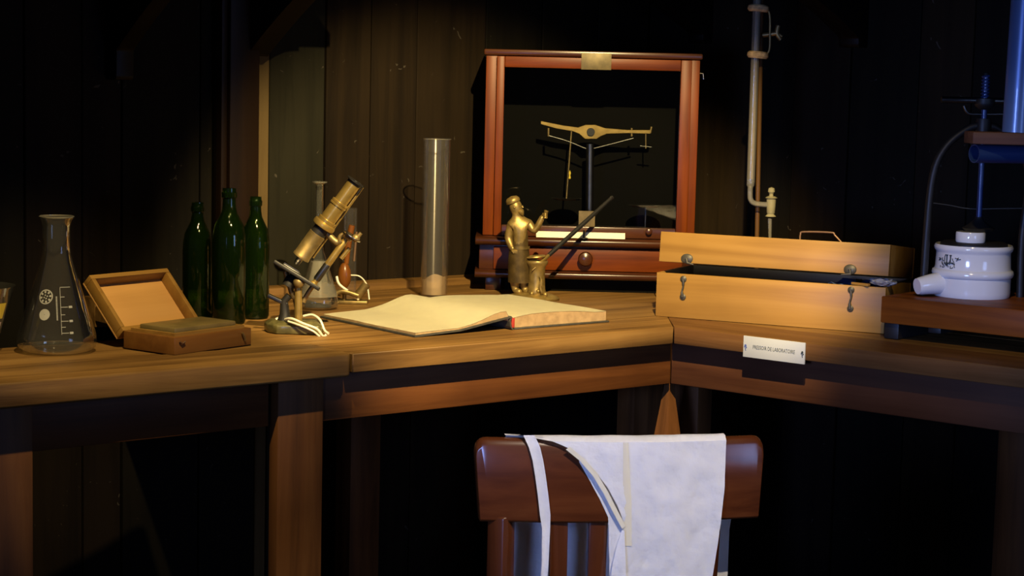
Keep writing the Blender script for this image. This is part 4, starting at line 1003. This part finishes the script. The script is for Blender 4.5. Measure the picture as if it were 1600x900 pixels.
bm.faces.new(R[0]); bm.faces.new(R[-1][::-1]); link('top_rail', bm, 'chair', t, smooth=True, bevel=.003)
SEAT = .45
def upright(name, pxa, pxb, d0=.006, mat='chairv'):
    xa, xb = ch(pxa, 850).x, ch(pxb, 850).x; y = yc((xa+xb)/2)+d0
    bm = bmesh.new()
    pts = [(xa, y, zb_+.02), (xb, y, zb_+.02), (xb, y+.017, zb_+.02), (xa, y+.017, zb_+.02)]
    lo = [(x_*.93, y_+.02, SEAT-.03) for x_, y_, z_ in pts]
    A = [bm.verts.new(p_) for p_ in pts]; B = [bm.verts.new(p_) for p_ in lo]
    bm.faces.new(A); bm.faces.new(B[::-1])
    for k in range(4): bm.faces.new((A[k], A[(k+1) % 4], B[(k+1) % 4], B[k]))
    return link(name, bm, mat, t, bevel=.003)
def post(name, pxa, pxb):
    xa, xb = ch(pxa, 850).x, ch(pxb, 850).x; xm = (xa+xb)/2; hw_ = (xb-xa)/2; y = yc(xm)+.016
    bm = bmesh.new(); tube(bm, [V(xm, y, zb_+.01), V(xm*.98, y+.02, SEAT), V(xm*.96, y+.005, .22), V(xm*.98, y-.05, 0)], [hw_*1.2, hw_*1.25, hw_*1.1, hw_*.9], 4)
    return link(name, bm, 'chairv', t, bevel=.004)
post('back_leg', 768, 806); post('back_leg', 1112, 1132)
for a_, b_ in ((860, 889), (921, 951), (985, 1010), (1045, 1072)): upright('slat', a_, b_)
bm = bmesh.new(); xs0, xs1 = xl+.035, xr-.035
prism(bm, [(xs0+.01, .02), (xs1-.01, .02), (xs1+.015, .40), (xs1-.02, .43), (xs0+.02, .43), (xs0-.015, .40)], SEAT-.03, SEAT); link('seat', bm, 'chair', t, bevel=.006)
for sx in (xs0+.02, xs1-.02):
    bm = bmesh.new(); tube(bm, [V(sx, .37, SEAT-.03), V(sx, .38, .25), V(sx*1.03, .39, 0)], [.019, .021, .014], 16); link('front_leg', bm, 'chairv', t, smooth=True)
    tub('side_stretcher', [V(sx, .38, .20), V(sx*.97, .03, .20)], .010, 'chairv', t)
tub('cross_stretcher', [V(xs0+.02, .20, .20), V(xs1-.02, .20, .20)], .010, 'chairv', t)
boxp('seat_rail', (xs0+.03, .03, SEAT-.075), (xs1-.03, .05, SEAT-.031), 'chairv', t)

# ------------------------------------------------------------------ lab apron over the chair
tt_ = thing('cotton_apron', 'white cotton apron with a narrow strap draped over the chair back', 'apron', V(cc.x, YR, zt_), ca)
def al(px, py, off): p_ = ch(px, py, off); return V(p_.x, p_.y, p_.z-zt_)
def sheet(name, rows, mat, th=.0012, smooth=True):
    bm = bmesh.new(); R = [[bm.verts.new(p_) for p_ in r_] for r_ in rows]
    for a, b in zip(R, R[1:]):
        for k in range(len(a)-1): bm.faces.new((a[k], a[k+1], b[k+1], b[k]))
    bmesh.ops.solidify(bm, geom=bm.faces[:], thickness=th); return link(name, bm, mat, tt_, smooth=smooth)
def interp(tab, y):
    for (y0_, x0_), (y1_, x1_) in zip(tab, tab[1:]):
        if y <= y1_: return x0_+(x1_-x0_)*max(0, (y-y0_))/(y1_-y0_)
    return tab[-1][1]
XL = [(684, 838), (690, 866), (700, 889), (715, 908), (735, 928), (760, 948), (790, 964), (815, 973), (1100, 973)]
XR = [(684, 1137), (760, 1133), (820, 1126), (900, 1114), (1100, 1090)]
def fy(x, z, amp=1): return yc(x)-.0060-.0050*amp*(noise.noise(V(x*14, z*9, 1.3))+.45*noise.noise(V(x*35, z*26, 4.1))+.22*noise.noise(V(x*80, z*70, 2.1)))
rows = []
NX_ = 56
# over the top of the rail, then down the front
for j in range(60):
    py = 684+j*5.4; r_ = []
    xa, xb = interp(XL, py), interp(XR, py)
    for k in range(NX_+1):
        px = xa+(xb-xa)*k/NX_; q = al(px, py, 0); z_ = q.z
        hang = max(0, min(1, (-z_-.12)/.1))
        r_.append(V(q.x, fy(q.x, z_)-.001+ (.004*math.sin(q.x*60)*hang), z_ if j else max(z_, .0)))
    rows.append(r_)
# start the sheet from the rail top (behind)
top = []
for dy, dz in ((thk+.004, -.012), (thk-.004, .001), (thk*.5, .0045), (.004, .0035)):
    top.append([V(p_.x, yc(p_.x)+dy, dz+.0008*noise.noise(V(p_.x*30, dy, 0))) for p_ in rows[1]])
xq0, xq1 = al(796, 688, 0).x, rows[1][-1].x
for ri, row in enumerate(top):
    sh0 = [xq0, xq0, xq0+.008, (xq0+rows[0][0].x)/2+.004][ri]
    for k, p_ in enumerate(row):
        s = k/NX_; row[k] = V(sh0+(xq1-sh0)*s, yc(sh0+(xq1-sh0)*s)+(thk+.004, thk-.004, thk*.5, .004)[ri], p_.z)
sheet('front_panel', top+rows[1:], 'cloth')
# back half hanging behind the rail, seen between the slats
rows = []
for j in range(16):
    s = j/15; r_ = []
    for k in range(30):
        x = xq0+.006+(al(1150, 800, .09).x-xq0-.006)*k/29; z_ = -.010-.36*s
        r_.append(V(x, yc(x)+thk+.004+.075*min(1, s*2.2)+.004*math.sin(x*70)*s, z_))
    rows.append(r_)
sheet('back_panel', rows, 'cloth')
# turned flap at the slanting edge
fl0 = [(900, 712), (925, 738), (946, 765), (962, 795), (971, 822), (963, 850), (958, 875), (953, 905), (948, 940)]
fl1 = [(905, 722), (922, 752), (938, 782), (950, 808), (951, 830), (951, 850), (952, 875), (952, 905), (944, 940)]
rows = []
for j in range(len(fl0)):
    r_ = []
    for k in range(7):
        s = k/6; q = al(fl0[j][0]*(1-s)+fl1[j][0]*s+6*(1-s), fl0[j][1]*(1-s)+fl1[j][1]*s, 0)
        r_.append(V(q.x, yc(q.x)-.0030+.002*s, q.z))
    rows.append(r_)
sheet('inner_flap', rows, 'cloth', .001)
rows = []
cv = [(884, 699), (905, 716), (926, 740), (943, 768), (958, 798), (971, 822)]
for j, (px, py) in enumerate(cv):
    rows.append([V(al(px+dx, py+dy, 0).x, fy(al(px+dx, py+dy, 0).x, 0, 0)-.004, al(px+dx, py+dy, 0).z) for dx, dy in ((-1, 2), (2, 0), (5, -2))])
sheet('edge_binding', rows, 'hem', .0008)
rows = []
for j in range(36):
    py = 690+j*4.6; rows.append([V(al(px, py, 0).x, yc(al(px, py, 0).x)-.0078-.001*math.sin(k), al(px, py, 0).z) for k, px in enumerate((972, 976, 979+min(6, (py-685)*.06)))])
sheet('hem', rows, 'hem', .0006)
# lower turned-up corner
rows = []
for (a_, b_, py) in ((970, 973, 826), (962, 974, 850), (955, 975, 880), (951, 976, 910), (946, 976, 960)):
    rows.append([V(al(a_+(b_-a_)*k/4, py, 0).x, yc(.0)-.009-.004*k/4, al(a_, py, 0).z) for k in range(5)])
sheet('turned_corner', rows, 'cloth', .001)
st = [(820, 686, 8, thk*.4), (828, 690, 9, .002), (836, 700, 9, -.002), (841, 720, 8.5, -.003), (845, 745, 8.5, -.003), (849, 775, 8.5, -.003), (852, 805, 8.5, -.004), (853, 825, 6.5, -.006), (852, 850, 6, -.008), (851, 880, 5.5, -.009), (848, 920, 5, -.01)]
sp_ = []
for (px, py, w_, off) in st:
    q = al(px, py, 0); w2 = w_/1010
    sp_.append((q.x, q.z if py > 690 else .004, w2, off))
rows = [[V(x+w2*s, yc(x)+off-.0015*abs(s), z_+(.002 if i < 2 else 0)) for s in (-1, -.5, 0, .5, 1)] for i, (x, z_, w2, off) in enumerate(sp_)]
sheet('strap', rows, 'cloth', .0012)
rows = []
for k, (px, py, y_) in enumerate(((793, 688, .018), (805, 686, .016), (818, 685, .013), (832, 686, .010), (850, 689, .005))):
    q = al(px, py, 0); rows.append([V(q.x, yc(q.x)+y_+dy, .0036+dz) for dy, dz in ((.006, 0), (0, .0008), (-.006, 0))])
sheet('strap_end', rows, 'cloth', .001)
